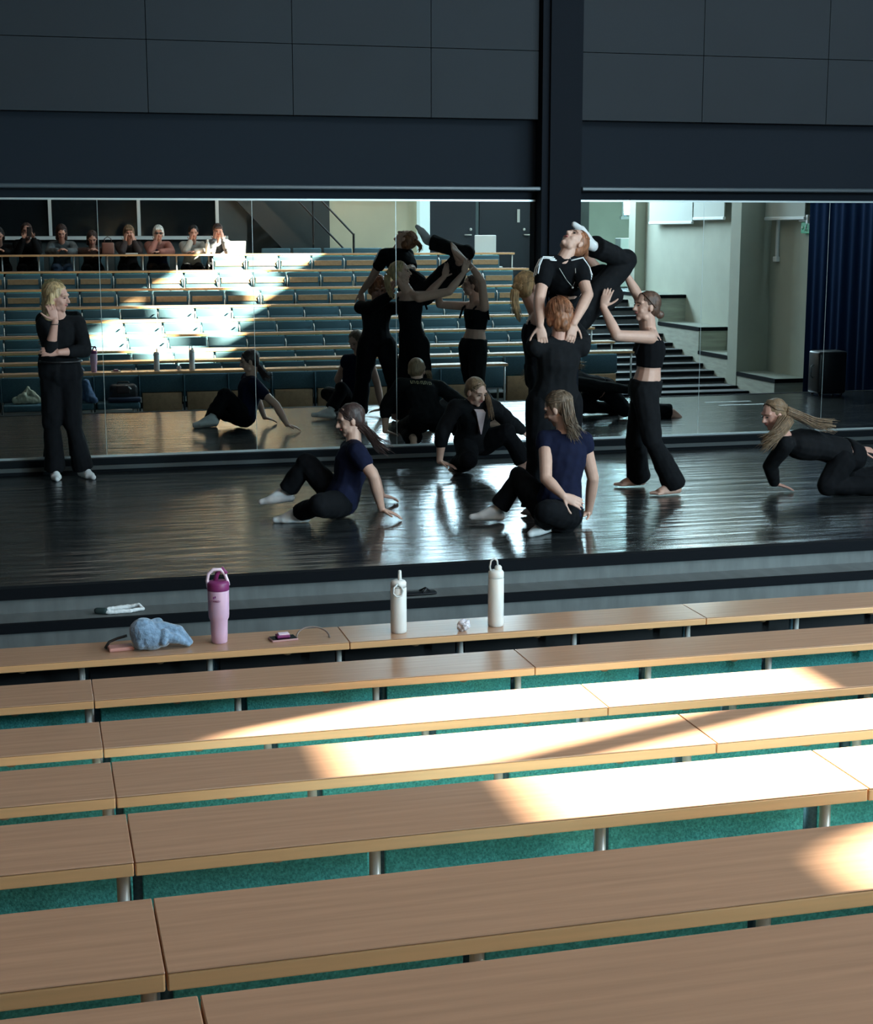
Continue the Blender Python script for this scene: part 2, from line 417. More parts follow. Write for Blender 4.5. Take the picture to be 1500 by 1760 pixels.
# dark doors in the back wall
def door(n, x0, x1, hx, plate):
    bm = bmesh.new(); box(bm, x0, x1, -14.86, -14.80, 0.91, 2.60); bevel_all(bm, .006, 1)
    d = structure(obj('door_%d' % n, bm, MT['door']))
    bm = bmesh.new(); tube(bm, [(hx, -14.8, 1.93), (hx, -14.74, 1.93), (hx + .13*plate, -14.74, 1.93)], .014); ellipsoid(bm, (hx, -14.79, 2.03), Vector((.028,0,0)), Vector((0,.02,0)), Vector((0,0,.028)))
    obj('door_handle', bm, MT['steel'], d, True)
    return d
door(1, 7.15, 8.03, 7.93, -1); d2 = door(2, 8.10, 9.13, 8.97, 1)
bm = bmesh.new(); box(bm, 8.83, 8.88, -14.795, -14.78, 2.16, 2.40); obj('door_pull', bm, MT['steel'], d2)

# steel stair with railing against the cream wall
sr = empty('staircase', (4.5, -14.5, 0.908), 'dark steel staircase with railing rising against the cream back wall', 'staircase')
bm = bmesh.new()
P0, P1 = Vector((5.25, 0, 1.02)), Vector((3.0, 0, 3.35))
dv = (P1 - P0).normalized(); nv = Vector((dv.z, 0, -dv.x))
if nv.z < 0: nv = -nv
vs = []
for yy in (-14.55, -14.49):
    vs.append([bm.verts.new(Vector((p.x, yy, p.z))) for p in (P0 + nv*.17, P1 + nv*.17, P1 - nv*.17, P0 - nv*.17)])
for i in range(4): bm.faces.new((vs[0][i], vs[0][(i+1) % 4], vs[1][(i+1) % 4], vs[1][i]))
bm.faces.new(vs[0]); bm.faces.new(vs[1][::-1])
obj('stringer', bm, MT['stair_dark'], sr, world=True)
bm = bmesh.new()
for i in range(14):
    p = P0.lerp(P1, (i + .5)/14); box(bm, p.x - .14, p.x + .14, -14.88, -14.50, p.z - .02, p.z + .02)
obj('treads', bm, MT['stair_dark'], sr, world=True)
bm = bmesh.new()
for dz in (0.02, 0.46):
    tube(bm, [(5.65, -14.47, 1.30 + dz + .18), (5.65 - 2.5, -14.47, 1.30 + dz + .18 + 2.5*1.036)], .018, n=6)
tube(bm, [(5.65, -14.47, 0.92), (5.65, -14.47, 1.96)], .022, n=6)
tube(bm, [(4.92, -14.47, 1.5), (4.92, -14.47, 2.72)], .022, n=6)
obj('railing', bm, MT['plastic_black'], sr, world=True)

# curtain along the right side of the stage
bm = bmesh.new(); N = 240; prevv = None
for i in range(N + 1):
    y = -0.15 - 6.75*i/N; dx = 0.018*math.sin(i*0.7) + 0.02*math.sin(i*0.27)
    cur = [bm.verts.new((10.66 + dx, y, 0.01 if -y < 4.3 else -0.45)), bm.verts.new((10.66 + dx*.8, y, 4.8)), bm.verts.new((10.69 + dx*.8, y, 4.8)), bm.verts.new((10.69 + dx, y, 0.01 if -y < 4.3 else -0.45))]
    if prevv:
        for k in range(4): bm.faces.new((prevv[k], prevv[(k+1) % 4], cur[(k+1) % 4], cur[k]))
    prevv = cur
tag(obj('stage_curtain', bm, MT['curtain'], smooth=True), 'dark blue pleated curtain along the right side of the stage', 'curtain')

# roller blinds on the right wall
for (y0, y1, z, lab) in ((10.95, 12.80, 2.16, 'white roller blind over the upper stairs, farthest from the stage'),
                         (9.72, 10.90, 2.22, 'narrow white roller blind between the farthest blind and the pilaster'),
                         (7.05, 8.28, 2.20, 'white roller blind beside the blue curtain, nearest the stage')):
    e = empty('roller_blind', (WX - .08, -(y0+y1)/2, z), lab, 'blind', 'white roller blinds on the right wall')
    bm = bmesh.new(); box(bm, WX - .14, WX - .125, -y1, -y0, z, 4.6); obj('blind_cloth', bm, MT['blind'], e, world=True)
    bm = bmesh.new(); box(bm, WX - .155, WX - .11, -y1 - .01, -y0 + .01, z - .05, z); bevel_all(bm, .01, 1); obj('bottom_bar', bm, MT['white'], e, world=True)
    bm = bmesh.new(); tube(bm, [(WX - .10, -y1, 4.62), (WX - .10, -y0, 4.62)], .04); obj('roller', bm, MT['white'], e, world=True)
# cable trunking below the nearest blind
bm = bmesh.new(); box(bm, WX - .04, WX, -8.12, -8.06, 1.60, 2.30); box(bm, WX - .06, WX, -8.15, -8.03, 1.54, 1.62); bevel_all(bm, .008, 1)
tag(obj('cable_trunking', bm, MT['white']), 'short white cable trunking on the wall below the nearest blind', 'trunking')

# exit sign on the right wall
es = empty('exit_sign', (WX - .05, -7.150, 2.04), 'green emergency exit sign on the wall beside the blue curtain', 'sign')
bm = bmesh.new(); box(bm, WX - .06, WX - .02, -7.300, -7.000, 1.96, 2.12); bevel_all(bm, .006, 1); obj('sign_panel', bm, MT['green'], es, world=True)
bm = bmesh.new()
sx = WX - .064
def sg(y0, y1, z0, z1): box(bm, sx, sx + .006, -y1, -y0, z0, z1)
sg(7.030, 7.035, 1.985, 2.095); sg(7.030, 7.075, 2.09, 2.095); sg(7.070, 7.075, 1.985, 2.095)        # door outline
ellipsoid(bm, (sx, -7.125, 2.085), Vector((.004,0,0)), Vector((0,.011,0)), Vector((0,0,.011)))
tube(bm, [(sx, -7.130, 2.07), (sx, -7.145, 2.035)], .009, n=6)
tube(bm, [(sx, -7.145, 2.035), (sx, -7.115, 2.015), (sx, -7.120, 1.985)], .006, n=6)
tube(bm, [(sx, -7.145, 2.035), (sx, -7.160, 2.01), (sx, -7.185, 2.0)], .006, n=6)
tube(bm, [(sx, -7.130, 2.065), (sx, -7.105, 2.045)], .004, n=6); tube(bm, [(sx, -7.130, 2.065), (sx, -7.165, 2.055)], .004, n=6)
obj('running_figure', bm, MT['white'], es, world=True)
bm = bmesh.new(); tube(bm, [(sx, -7.220, 2.04), (sx, -7.275, 2.04)], .005, n=6); tube(bm, [(sx, -7.245, 2.065), (sx, -7.220, 2.04), (sx, -7.245, 2.015)], .005, n=6)
obj('arrow', bm, MT['white'], es, world=True)
bm = bmesh.new(); box(bm, WX - .11, WX, -7.280, -7.050, 2.13, 2.18); box(bm, WX - .13, WX - .02, -7.030, -6.980, 2.10, 2.22); obj('bracket', bm, MT['white'], es, world=True)

# ------------------------------------------------------------------ mirrors, plinth, rails
mx = [-3.30, -2.02, -0.73, 0.55, 1.824, 3.067, 4.328]
mx2 = [4.707, 5.942, 7.203, 8.46, 9.72]
mlab = {0.55: 'wall mirror panel behind the standing teacher, second from the left in view', -0.73: 'wall mirror panel at the left edge of the photo',
        1.824: 'wall mirror panel reflecting the seated navy dancer', 3.067: 'wall mirror panel immediately left of the black column',
        4.707: 'wall mirror panel immediately right of the black column', 5.942: 'wall mirror panel reflecting the aisle stairs and pale side wall',
        7.203: 'wall mirror panel reflecting the blue curtain', -2.02: 'wall mirror panel next beyond the left edge of the photo', -3.30: 'wall mirror panel farthest left',
        8.46: 'wall mirror panel farthest right beyond the crawling dancer'}
for lst in (mx, mx2):
    for i in range(len(lst) - 1):
        x0, x1 = lst[i], lst[i+1]
        if x0 in (-3.30,): continue
        e = empty('wall_mirror', ((x0+x1)/2, 0, .134), mlab.get(x0, 'wall mirror panel'), 'mirror', 'mirror panels on the stage wall')
        bm = bmesh.new(); box(bm, x0 + .002, x1 - .002, 0.0, 0.012, 0.134, 2.255); obj('mirror_glass', bm, MT['mirror'], e, world=True)
        bm = bmesh.new(); box(bm, x0, x1, -0.008, 0.014, 0.118, 0.136); box(bm, x0, x1, -0.008, 0.014, 2.250, 2.266)
        box(bm, x0 - .0015, x0 + .0015, -.001, .013, .134, 2.25)
        obj('mirror_frame', bm, MT['trim'], e, world=True)
for nm, x0, x1 in (('trim_plinth_left', -6, 4.335), ('trim_plinth_right', 4.70, 10.62)):
    bm = bmesh.new(); box(bm, x0, x1, -0.085, 0.02, 0.001, 0.118); p = structure(obj(nm, bm, MT['plinth']))
    bm = bmesh.new(); box(bm, x0, x1, -0.10, -0.086, 0.028, 0.062); structure(obj('trim_plinth_strip', bm, MT['plinth_top'], p))
for x0, x1, lab in ((-6, 4.33, 'long dark curtain rail above the left mirrors'), (4.71, 10.6, 'dark curtain rail above the mirrors right of the column')):
    bm = bmesh.new(); box(bm, x0, x1, -0.16, -0.02, 2.34, 2.375); bevel_all(bm, .008, 1)
    tag(obj('curtain_rail', bm, MT['rail']), lab, 'rail', 'curtain rails above the mirrors')

# ------------------------------------------------------------------ desks
ORD = ['first', 'second', 'third', 'fourth', 'fifth', 'sixth', 'seventh', 'eighth', 'ninth', 'tenth', 'eleventh', 'twelfth', 'thirteenth', 'fourteenth', 'fifteenth', 'sixteenth', 'seventeenth', 'eighteenth', 'nineteenth', 'twentieth']
desk_cache = {}
def make_desk(L):
    e = empty('desk_section', (0, 0, 0))
    bm = bmesh.new(); box(bm, .0015, L - .0015, -DESK_D, 0, -.004, 0); bevel_all(bm, .0015, 1)
    obj('desk_top', bm, MT['desk'], e)
    bm = bmesh.new(); box(bm, .0015, L - .0015, -DESK_D + .0005, -.0005, -DESK_T, -.0042); bevel_all(bm, .003, 2)
    obj('edge_band', bm, MT['edge'], e)
    xs = [v for v in (0.54, 1.08) if v < L - .3] + [L - 0.018]
    for x in xs:
        bm = bmesh.new()
        tube(bm, [(x, -.11, -DESK_T), (x, -.115, -.35), (x, -.10, -.70)], .0135, .0135, 12)
        box(bm, x - .017, x + .017, -.20, -.03, -DESK_T - .008, -DESK_T)
        obj('leg', bm, MT['steel'], e, True)
    for x in [v for v in (0.30, 0.86, 1.40) if v < L - .1]:
        bm = bmesh.new()
        ellipsoid(bm, (x, -.235, -DESK_T - .004), Vector((.020, 0, 0)), Vector((0, .020, 0)), Vector((0, 0, .012)))
        obj('fixing_disc', bm, MT['plywood'], e, True)
    return e
row_where = ['front row, nearest the stage', 'second row', 'third row', 'fourth row', 'fifth row',
             'sixth row', 'seventh row, nearest the viewer', 'eighth row, mirrored', 'top row, under the audience']
for k in range(9):
    if k == 0: xs = [-2.08, -0.41, 1.256, 2.918, 4.59, 6.14]
    elif k < 7: xs = [-1.53, 0.15, 1.83, 3.51, 5.19, 6.87, 8.28]
    else: xs = [-1.53, 0.15, 1.83, 3.51, 5.19, 6.87, 8.28]
    for i in range(len(xs) - 1):
        L = round(xs[i+1] - xs[i], 3)
        if L not in desk_cache: desk_cache[L] = make_desk(L); e = desk_cache[L]
        else: e = copy_tree(desk_cache[L])
        e.location = (xs[i], -ROW_Y[k], ROW_Z[k])
        tag(e, 'narrow beech desk section, %s from the left in the %s' % (ORD[i], row_where[k]), 'desk', 'beech desk sections of the %s row' % ORD[k])

# ------------------------------------------------------------------ seats (each hangs in front of the desk of its row)
SW = 0.56
def make_seat(kind):
    e = empty('tip_up_seat', (0, 0, 0))
    w = SW
    def pad(name, z0, z1, y0, y1, mt, parent, x0=.03, x1=SW - .03, bv=.012):
        bm = bmesh.new(); box(bm, x0, x1, y0, y1, z0, z1); bevel_all(bm, bv, 2); return obj(name, bm, mt, parent, True)
    if kind == 'front':
        pad('backrest', -.255, -.035, .02, .07, MT['seat_teal'], e, .008, w - .008)
        pad('seat_pan', -.60, -.262, .02, .10, MT['plywood'], e, .035, w - .035, .006)
        pad('rear_panel', -.42, -.04, 0.003, .018, MT['back_black'], e, .03, w - .012, .004)
    elif kind == 'front_down':
        pad('backrest', -.34, -.035, .02, .07, MT['seat_teal'], e, .008, w - .008)
        pad('seat_pan', -.42, -.34, .03, .42, MT['seat_teal'], e, .02, w - .02, .02)
        pad('rear_panel', -.42, -.04, 0.003, .018, MT['back_black'], e, .03, w - .012, .004)
    elif kind == 'front_open':      # second row, right block: seats with no desk in front
        pad('backrest', -.30, -.035, .02, .07, MT['seat_teal'], e, .008, w - .008)
        pad('seat_pan', -.66, -.31, .02, .10, MT['plywood'], e, .035, w - .035, .006)
        pad('rear_panel', -.42, -.04, 0.003, .018, MT['teal'], e, .03, w - .012, .004)
    elif kind == 'low':
        pad('backrest', -.30, -.04, .02, .05, MT['seat_teal'], e, .01, w - .01)
        pad('seat_pan', -.46, -.16, .06, .14, MT['seat_teal'], e, .02, w - .02, .02)
        pad('rear_panel', -.42, -.04, 0.003, .018, MT['teal'], e, .03, w - .012, .004)
    else:
        pad('backrest', -.30, -.045, .02, .05, MT['seat_teal'], e, .01, w - .01)
        sp = pad('seat_pan', -.46, -.11, .05, .10, MT['seat_teal'], e, .02, w - .02, .015)
        bm = bmesh.new(); box(bm, .045, w - .045, .098, .108, -.205, -.118); bevel_all(bm, .003, 1); obj('plywood_shell', bm, MT['plywood'], sp)
        pad('rear_panel', -.42, -.04, 0.003, .018, MT['teal'], e, .03, w - .012, .004)
    bm = bmesh.new()
    if kind in ('low', 'high'):
        tube(bm, [(0, .07, -.085), (0, .125, -.13), (0, .115, -.20), (0, .09, -.30)], .009, n=6)
    else:
        box(bm, -.006, .006, 0.004, .11, -.50, -.04)
    obj('side_bracket', bm, MT['steel'] if kind in ('low', 'high') else MT['seat_teal'], e, True)
    return e
protos = {}
seat_n = 0
def place_seat(kind, x, k, n):
    global seat_n
    if kind not in protos: protos[kind] = make_seat(kind); e = protos[kind]
    else: e = copy_tree(protos[kind])
    e.location = (x, -ROW_Y[k], ROW_Z[k])
    desc = {'front': 'teal seat with plywood pan folded up', 'front_down': 'dark teal seat left folded down',
            'front_open': 'teal seat with tall plywood pan', 'low': 'dark teal tip-up seat', 'high': 'teal tip-up seat with plywood strip'}[kind]
    tag(e, '%s, %s from the left in the %s row' % (desc, ORD[n], ORD[k]), 'seat', 'tip-up seats of the %s row' % ORD[k])
for k in range(9):
    if k == 0: xs = [-0.984 + .56*i for i in range(13)]
    else: xs = [-0.97 + .5505*0 + .56*i for i in range(16)]
    xs = [x for x in xs if x + SW <= (6.16 if k == 0 else 8.30)]
    for n, x in enumerate(xs):
        if k == 0: kind = 'front_down' if x < 1.2 else 'front'
        elif k == 1 and x > 6.1: kind = 'front_open'
        elif k < 6: kind = 'low'
        else: kind = 'high'
        if k == 8 and x < 2.9: continue              # open gap below the desk where the audience sits
        place_seat(kind, x, k, n)
# posts of the top row desk where no seats hang
# backrests of the highest seats behind the top desk (empty places right of the audience)
for n in range(7):
    x = 3.9 + .56*n*0.98
    if n > 4: break
    e = empty('tip_up_seat', (x, -13.98, 0.908), 'dark teal seat behind the top desk, %s to the right of the audience' % ORD[n], 'seat', 'seats behind the top desk')
    bm = bmesh.new(); box(bm, .01, .52, -.05, 0, .38, .80); bevel_all(bm, .02); obj('backrest', bm, MT['seat_teal'], e, True)
    bm = bmesh.new(); box(bm, .02, .51, 0.005, .08, .33, .66); bevel_all(bm, .02); obj('seat_pan', bm, MT['seat_teal'], e, True)
    bm = bmesh.new(); box(bm, .0, .02, -.04, 0, 0, .60); obj('side_bracket', bm, MT['steel'], e)
# ------------------------------------------------------------------ people
def gp(px, d, z):
    p = at(px, 760, d); return Vector((p.x, -d, z))
def atm(px, py, d):
    """point whose mirror image is seen at pixel (px, py)"""
    v = RW @ np.array([px - CX, py - CY, FPX]); s = (M_DIST + d) / v[1]
    return Vector((v[0]*s, -d, v[2]*s + CAM_H))

SKIN = mat('skin', (0.56, 0.33, 0.25), 0.55, noise_amt=0.05, noise_scale=(20, 20, 20))
SKIN_WARM = mat('skin_rosy', (0.55, 0.29, 0.22), 0.55)
LIPS = mat('lips', (0.42, 0.13, 0.12), 0.5)
BLACK = mat('black_jersey', (0.0045, 0.0048, 0.006), 0.9, spec=0.12, noise_amt=0.2, noise_scale=(30, 30, 30))
BLACK2 = mat('soft_black_cotton', (0.0065, 0.0068, 0.008), 0.9, spec=0.15, noise_amt=0.2, noise_scale=(30, 30, 30))
NAVY = mat('navy_cotton', (0.007, 0.009, 0.027), 0.9, spec=0.15, noise_amt=0.15, noise_scale=(25, 25, 25))
SOCK = mat('white_sock', (0.62, 0.62, 0.62), 0.9)
EYE = mat('eye_dark', (0.03, 0.025, 0.02), 0.3)
WHITE = mat('bright_white', (0.78, 0.78, 0.78), 0.6)
def hair_mat(n, c): return mat(n, c, 0.5, noise_amt=0.45, noise_scale=(60, 60, 14), bump=0.5)
H_BLOND = hair_mat('blonde_hair', (0.50, 0.34, 0.17)); H_ASH = hair_mat('ash_blonde_hair', (0.15, 0.10, 0.065))
H_AUB = hair_mat('auburn_hair', (0.26, 0.10, 0.045)); H_DARK = hair_mat('dark_brown_hair', (0.045, 0.022, 0.018))
H_BRN = hair_mat('brown_hair', (0.095, 0.050, 0.033)); H_BLK = hair_mat('black_hair', (0.012, 0.009, 0.009)); H_WHT = hair_mat('white_hair', (0.62, 0.62, 0.60))
H_LBRN = hair_mat('light_brown_hair', (0.19, 0.115, 0.062))

PROF = [(-.24, .085, .075), (-.12, .150, .110), (.0, .168, .116), (.15, .155, .106), (.35, .122, .090), (.55, .130, .098), (.75, .146, .106), (.9, .142, .092), (1.0, .110, .068), (1.09, .058, .052)]
def prof(t):
    for i in range(len(PROF) - 1):
        a, b = PROF[i], PROF[i+1]
        if t <= b[0]:
            f = max(0, (t - a[0])/(b[0] - a[0])); return a[1] + (b[1]-a[1])*f, a[2] + (b[2]-a[2])*f
    return PROF[-1][1:]

class Fig: pass
def frame(s):
    F = Fig()
    F.P = s['pelvis']; F.shm = (s['shA'] + s['shB'])/2
    up = (F.shm - F.P); F.len = up.length; F.up = up.normalized()
    side_s = (s['shB'] - s['shA']).normalized(); side_h = (s['hipB'] - s['hipA']).normalized()
    F.ss, F.sh = side_s, side_h
    F.front = Vector(s['front']); F.front = (F.front - F.up*F.front.dot(F.up)).normalized()
    return F
def torso(bm, F, t0, t1, g=0.0, n=9, curve=0.02):
    rr = []
    for i in range(n + 1):
        t = t0 + (t1 - t0)*i/n
        hw, hd = prof(t)
        side = F.sh.lerp(F.ss, min(1, max(0, t)))
        side = (side - F.up*side.dot(F.up)).normalized(); fr = side.cross(F.up)
        if fr.dot(F.front) < 0: fr = -fr
        c = F.P.lerp(F.shm + F.up*.015, t) - fr*curve*math.sin(PI*min(1, max(0, t)))
        if t > .6 and t < .85: hd += .006
        rr.append((c, side*(hw + g), fr*(hd + g)))
    rings(bm, rr)
def shoulder(bm, s, F, g=0.0):
    for k in 'AB':
        capsule(bm, F.shm + F.up*.02, .055 + g, s['sh'+k], .050 + g)
def arm(bm, s, k, g=0.0, to=2.0, r=(.050, .041, .040, .025)):
    sh, el, wr = s['sh'+k], s['el'+k], s['wr'+k]
    if to <= 1:
        capsule(bm, sh, r[0] + g, sh.lerp(el, to), r[0] + (r[1]-r[0])*to + g); return
    capsule(bm, sh, r[0] + g, el, r[1] + g)
    f = min(1, to - 1)
    capsule(bm, el, r[2] + g, el.lerp(wr, .35*f), .041 + g); capsule(bm, el.lerp(wr, .35*f), .041 + g, el.lerp(wr, f), r[2] + (r[3]-r[2])*f + g)
def leg(bm, s, k):
    h, kn, an = s['hip'+k], s['kn'+k], s['an'+k]
    capsule(bm, h, .088, h.lerp(kn, .5), .076); capsule(bm, h.lerp(kn, .5), .076, kn, .054)
    capsule(bm, kn, .053, kn.lerp(an, .35), .052); capsule(bm, kn.lerp(an, .35), .052, an, .034)
def foot(bm, an, toe, down=(0, 0, -1), g=0.0, toes=True, L=.235):
    toe = Vector(toe).normalized(); dn = Vector(down); dn = (dn - toe*dn.dot(toe)).normalized(); sd = toe.cross(dn)
    heel = an - toe*.035 + dn*.040
    ball = heel + toe*L*.66 + dn*.008
    capsule(bm, an, .034 + g, heel, .031 + g); capsule(bm, an + toe*.02, .034 + g, ball - dn*.006 + toe*0, .024 + g)
    capsule(bm, heel, .030 + g, ball + sd*.014, .024 + g); capsule(bm, heel, .030 + g, ball - sd*.018, .024 + g)
    if toes:
        for i in range(5):
            o = sd*(-.032 + .016*i); r = .0125 if i == 0 else .0095
            capsule(bm, ball + o + dn*.008, r + .004 + g, ball + o + toe*(.062 - .007*i) + dn*.012, r + g)
    else: capsule(bm, ball - sd*.012, .024 + g, ball + toe*.06 + dn*.006, .019 + g); capsule(bm, ball + sd*.014, .022 + g, ball + toe*.045 + dn*.008, .017 + g)
def hand(bm, wr, d, n, curl=0.35, thumb=1, spread=.10, k=1.0):
    """palm, four bent fingers and a thumb; d = finger direction, n = back of the hand"""
    d = Vector(d).normalized(); n = Vector(n); n = (n - d*n.dot(d)).normalized(); s = d.cross(n)*thumb
    rr = []
    for t, hw, hd in ((-.02, .022, .018), (.0, .025, .017), (.03, .034, .015), (.065, .039, .013), (.085, .037, .011)):
        rr.append((wr + d*t*k, s*hw*k, n*hd*k))
    rings(bm, rr)
    for i, (o, L) in enumerate(((.029, .066), (.010, .076), (-.009, .071), (-.027, .056))):
        p = wr + d*.080*k + s*o*k; dd = (d + s*spread*(1.5 - i)*.6).normalized(); r = .0088*k
        for j, fl in enumerate((.45, .30, .25)):
            dd = (dd*math.cos(curl*(.6 + .4*j)) - n*math.sin(curl*(.6 + .4*j))).normalized()
            q = p + dd*L*fl*k; capsule(bm, p, r, q, r*.9); p = q; r *= .9
    p = wr + d*.018*k + s*.026*k; dd = (d*.62 + s*.75 - n*.15).normalized(); r = .0108*k
    for L in (.038, .030, .024):
        q = p + dd*L*k; capsule(bm, p, r, q, r*.88); p = q; r *= .88; dd = (dd + d*.28 - n*.15*curl).normalized()
def headframe(s):
    f = Vector(s['face']).normalized(); u = Vector(s.get('crown', (0, 0, 1))); u = (u - f*u.dot(f)).normalized(); r = f.cross(u)
    return s['head'], f, u, r
def head(bm, s, F):
    c, f, u, r = headframe(s)
    ellipsoid(bm, c + u*.022 - f*.010, r*.073, f*.092, u*.090)
    ellipsoid(bm, c - u*.030 + f*.022, r*.058, f*.062, u*.075)
    ellipsoid(bm, c - u*.012 + f*.030, r*.061, f*.050, u*.045)
    capsule(bm, c - u*.088 + f*.056, .019, c - u*.078 + f*.050, .026)
    capsule(bm, c - u*.075 + f*.02 + r*.030, .026, c - u*.075 + f*.02 - r*.030, .026)
    capsule(bm, c + u*.020 + f*.078, .008, c - u*.022 + f*.100, .0125)
    capsule(bm, c - u*.026 + f*.088 + r*.010, .0085, c - u*.026 + f*.088 - r*.010, .0085)
    for sg in (1, -1):
        capsule(bm, c + u*.030 + f*.078 + r*.012*sg, .009, c + u*.030 + f*.064 + r*.046*sg, .011)
        ellipsoid(bm, c - u*.008 - f*.004 + r*.074*sg, r*.009, f*.018, u*.029)
        ellipsoid(bm, c - u*.030 + f*.055 + r*.034*sg, r*.020, f*.020, u*.022)
    nb = F.shm + F.up*.02
    capsule(bm, c - u*.055 - f*.018, .052, nb, .058)

def strands(bm, path, r, n, rr=.0036, seed=0, flare=1.0, taper=.30):
    n = int(n*1.8)
    rnd = random.Random(seed); P = [Vector(p) for p in path]
    # resample as a smooth curve
    S = []
    for i in range(len(P) - 1):
        p0 = P[max(0, i-1)]; p1 = P[i]; p2 = P[i+1]; p3 = P[min(len(P)-1, i+2)]
        for j in range(4):
            t = j/4; S.append(.5*((2*p1) + (p2-p0)*t + (2*p0 - 5*p1 + 4*p2 - p3)*t*t + (3*p1 - p0 - 3*p2 + p3)*t**3))
    S.append(P[-1]); N = len(S)
    core = []
    for k, p in enumerate(S):
        f = k/(N-1); core.append(r*(.62 - .45*f))
    pv = None
    rrg = []
    for k, p in enumerate(S):
        d = (S[min(k+1, N-1)] - S[max(k-1, 0)]).normalized(); _, u, v = basis(d)
        rrg.append((p, u*core[k], v*core[k]*.8))
    rings(bm, rrg)
    for q in range(n):
        a = rnd.random()*2*PI; rad = r*(.55 + .5*rnd.random()); drift = Vector([rnd.uniform(-1, 1) for _ in range(3)])*r*.9*flare
        L = int(N*rnd.uniform(.7, 1.0)); pts = []
        for k in range(max(3, L)):
            f = k/(N-1); d = (S[min(k+1, N-1)] - S[max(k-1, 0)]).normalized(); _, u, v = basis(d)
            ph = a + f*.6
            pts.append(S[min(k, N-1)] + (u*math.cos(ph) + v*math.sin(ph)*.8)*rad*(1 - .45*f) + drift*f*f)
        tube(bm, pts, rr, rr*taper, n=5)

def cap_hair(s, style, m, parent, seed=0, vox=.007, name='hair'):
    c, f, u, r = headframe(s)
    bm = bmesh.new()
    k = style.get('k', 1.0)
    ellipsoid(bm, c + u*.034 - f*.026, r*.083*k, f*.096*k, u*.089*k)
    ellipsoid(bm, c - u*.005 - f*.050, r*.078*k, f*.060*k, u*.075*k)
    if style.get('bob'):
        L = style['bob']
        for sg in (1, -1):
            capsule(bm, c + u*.02 - f*.02 + r*.062*sg, .034, c - u*(.02 + L*.5) - f*.025 + r*.070*sg, .030)
        capsule(bm, c - f*.05, .075, c - u*L - f*.055, .062)
    if style.get('fringe'):
        capsule(bm, c + u*.068 + f*.062 + r*.045, .020, c + u*.074 + f*.070 - r*.045, .020)
    if style.get('bun') is not None:
        b = style['bun']; ellipsoid(bm, b, Vector((.034,0,0)), Vector((0,.034,0)), Vector((0,0,.032)))
    me = remesh(bm, vox, 2, style.get('curl', .0035), style.get('cscale', 26), seed)
    h = link(name, me, m, parent, True)
    # combed strands lying on the hair, drawn back to the tail or falling from the crown
    o = c + u*.034 - f*.026; A, B, C = .0855*k, .0985*k, .0915*k
    def onell(v):
        v = Vector(v).normalized(); return o + r*(A*v.x) + f*(B*v.y) + u*(C*v.z)
    def toell(p):
        q = p - o; return Vector((q.dot(r)/A, q.dot(f)/B, q.dot(u)/C)).normalized()
    base = style.get('bun')
    tl = [t for t in style.get('tails', []) if not t.get('loose')]
    if base is None and tl: base = tl[0]['path'][0]
    bm = bmesh.new(); rnd = random.Random(seed + 77)
    for q in range(style.get('comb', 130)):
        if base is not None:
            th = rnd.uniform(-1.9, 1.9); a = Vector((math.sin(th)*.98, .78*math.cos(th*.55), .62 - .46*abs(th)/1.9 + .2*math.cos(th)**2)).normalized(); b_ = toell(base)
        else:
            th = rnd.uniform(-PI, PI); a = Vector((.12*math.sin(th), .15*math.cos(th) + .1, 1)).normalized()
            b_ = Vector((math.sin(th), math.cos(th)*(.5 if math.cos(th) > 0 else 1), .35 if math.cos(th) > .45 else -.55)).normalized()
        pts = []
        for j in range(8):
            t = j/7; v = a.lerp(b_, t).normalized(); pts.append(onell(v) + (onell(v) - o).normalized()*rnd.uniform(-.001, .0012))
        tube(bm, pts, .0026, .0016, n=4)
    obj('combed_strands', bm, m, h, True)
    for i, tail in enumerate(style.get('tails', [])):
        bm = bmesh.new(); strands(bm, tail['path'], tail['r'], tail.get('n', 60), seed=seed + i*11, flare=tail.get('flare', 1.0))
        obj('hair_lock' if tail.get('loose') else 'ponytail', bm, m, h, True)
    if style.get('wisps'):
        bm = bmesh.new(); rnd = random.Random(seed + 5)
        for q in range(style['wisps']):
            th = rnd.uniform(-2.6, 2.6); e = rnd.uniform(.0, 1.2)
            p = c + u*.034 - f*.026 + (r*math.sin(th)*.083 - f*math.cos(th)*.09)*math.cos(e)*k + u*math.sin(e)*.088*k
            pts = [p]; dd = (-u*.8 - f*.3 + Vector([rnd.uniform(-.3, .3) for _ in range(3)])).normalized()
            for j in range(4): pts.append(pts[-1] + dd*.018); dd = (dd + (c - pts[-1]).normalized()*-.1 - u*.25).normalized()
            tube(bm, pts, .003, .001, n=4)
        obj('stray_hair', bm, m, h)
    return h

def face_parts(s, body, brow):
    c, f, u, r = headframe(s)
    for sg in (1, -1):
        bm = bmesh.new(); ellipsoid(bm, c + u*.008 + f*.079 + r*.030*sg, r*.0125, f*.007, u*.0055); obj('eye', bm, EYE, body, True)
        bm = bmesh.new(); tube(bm, [c + u*.026 + f*.086 + r*.014*sg, c + u*.031 + f*.083 + r*.030*sg, c + u*.026 + f*.074 + r*.046*sg], .0030, .0018, n=6); obj('eyebrow', bm, brow, body, True)
    bm = bmesh.new(); ellipsoid(bm, c - u*.048 + f*.081, r*.021, f*.008, u*.0075); obj('lips', bm, LIPS, body, True)

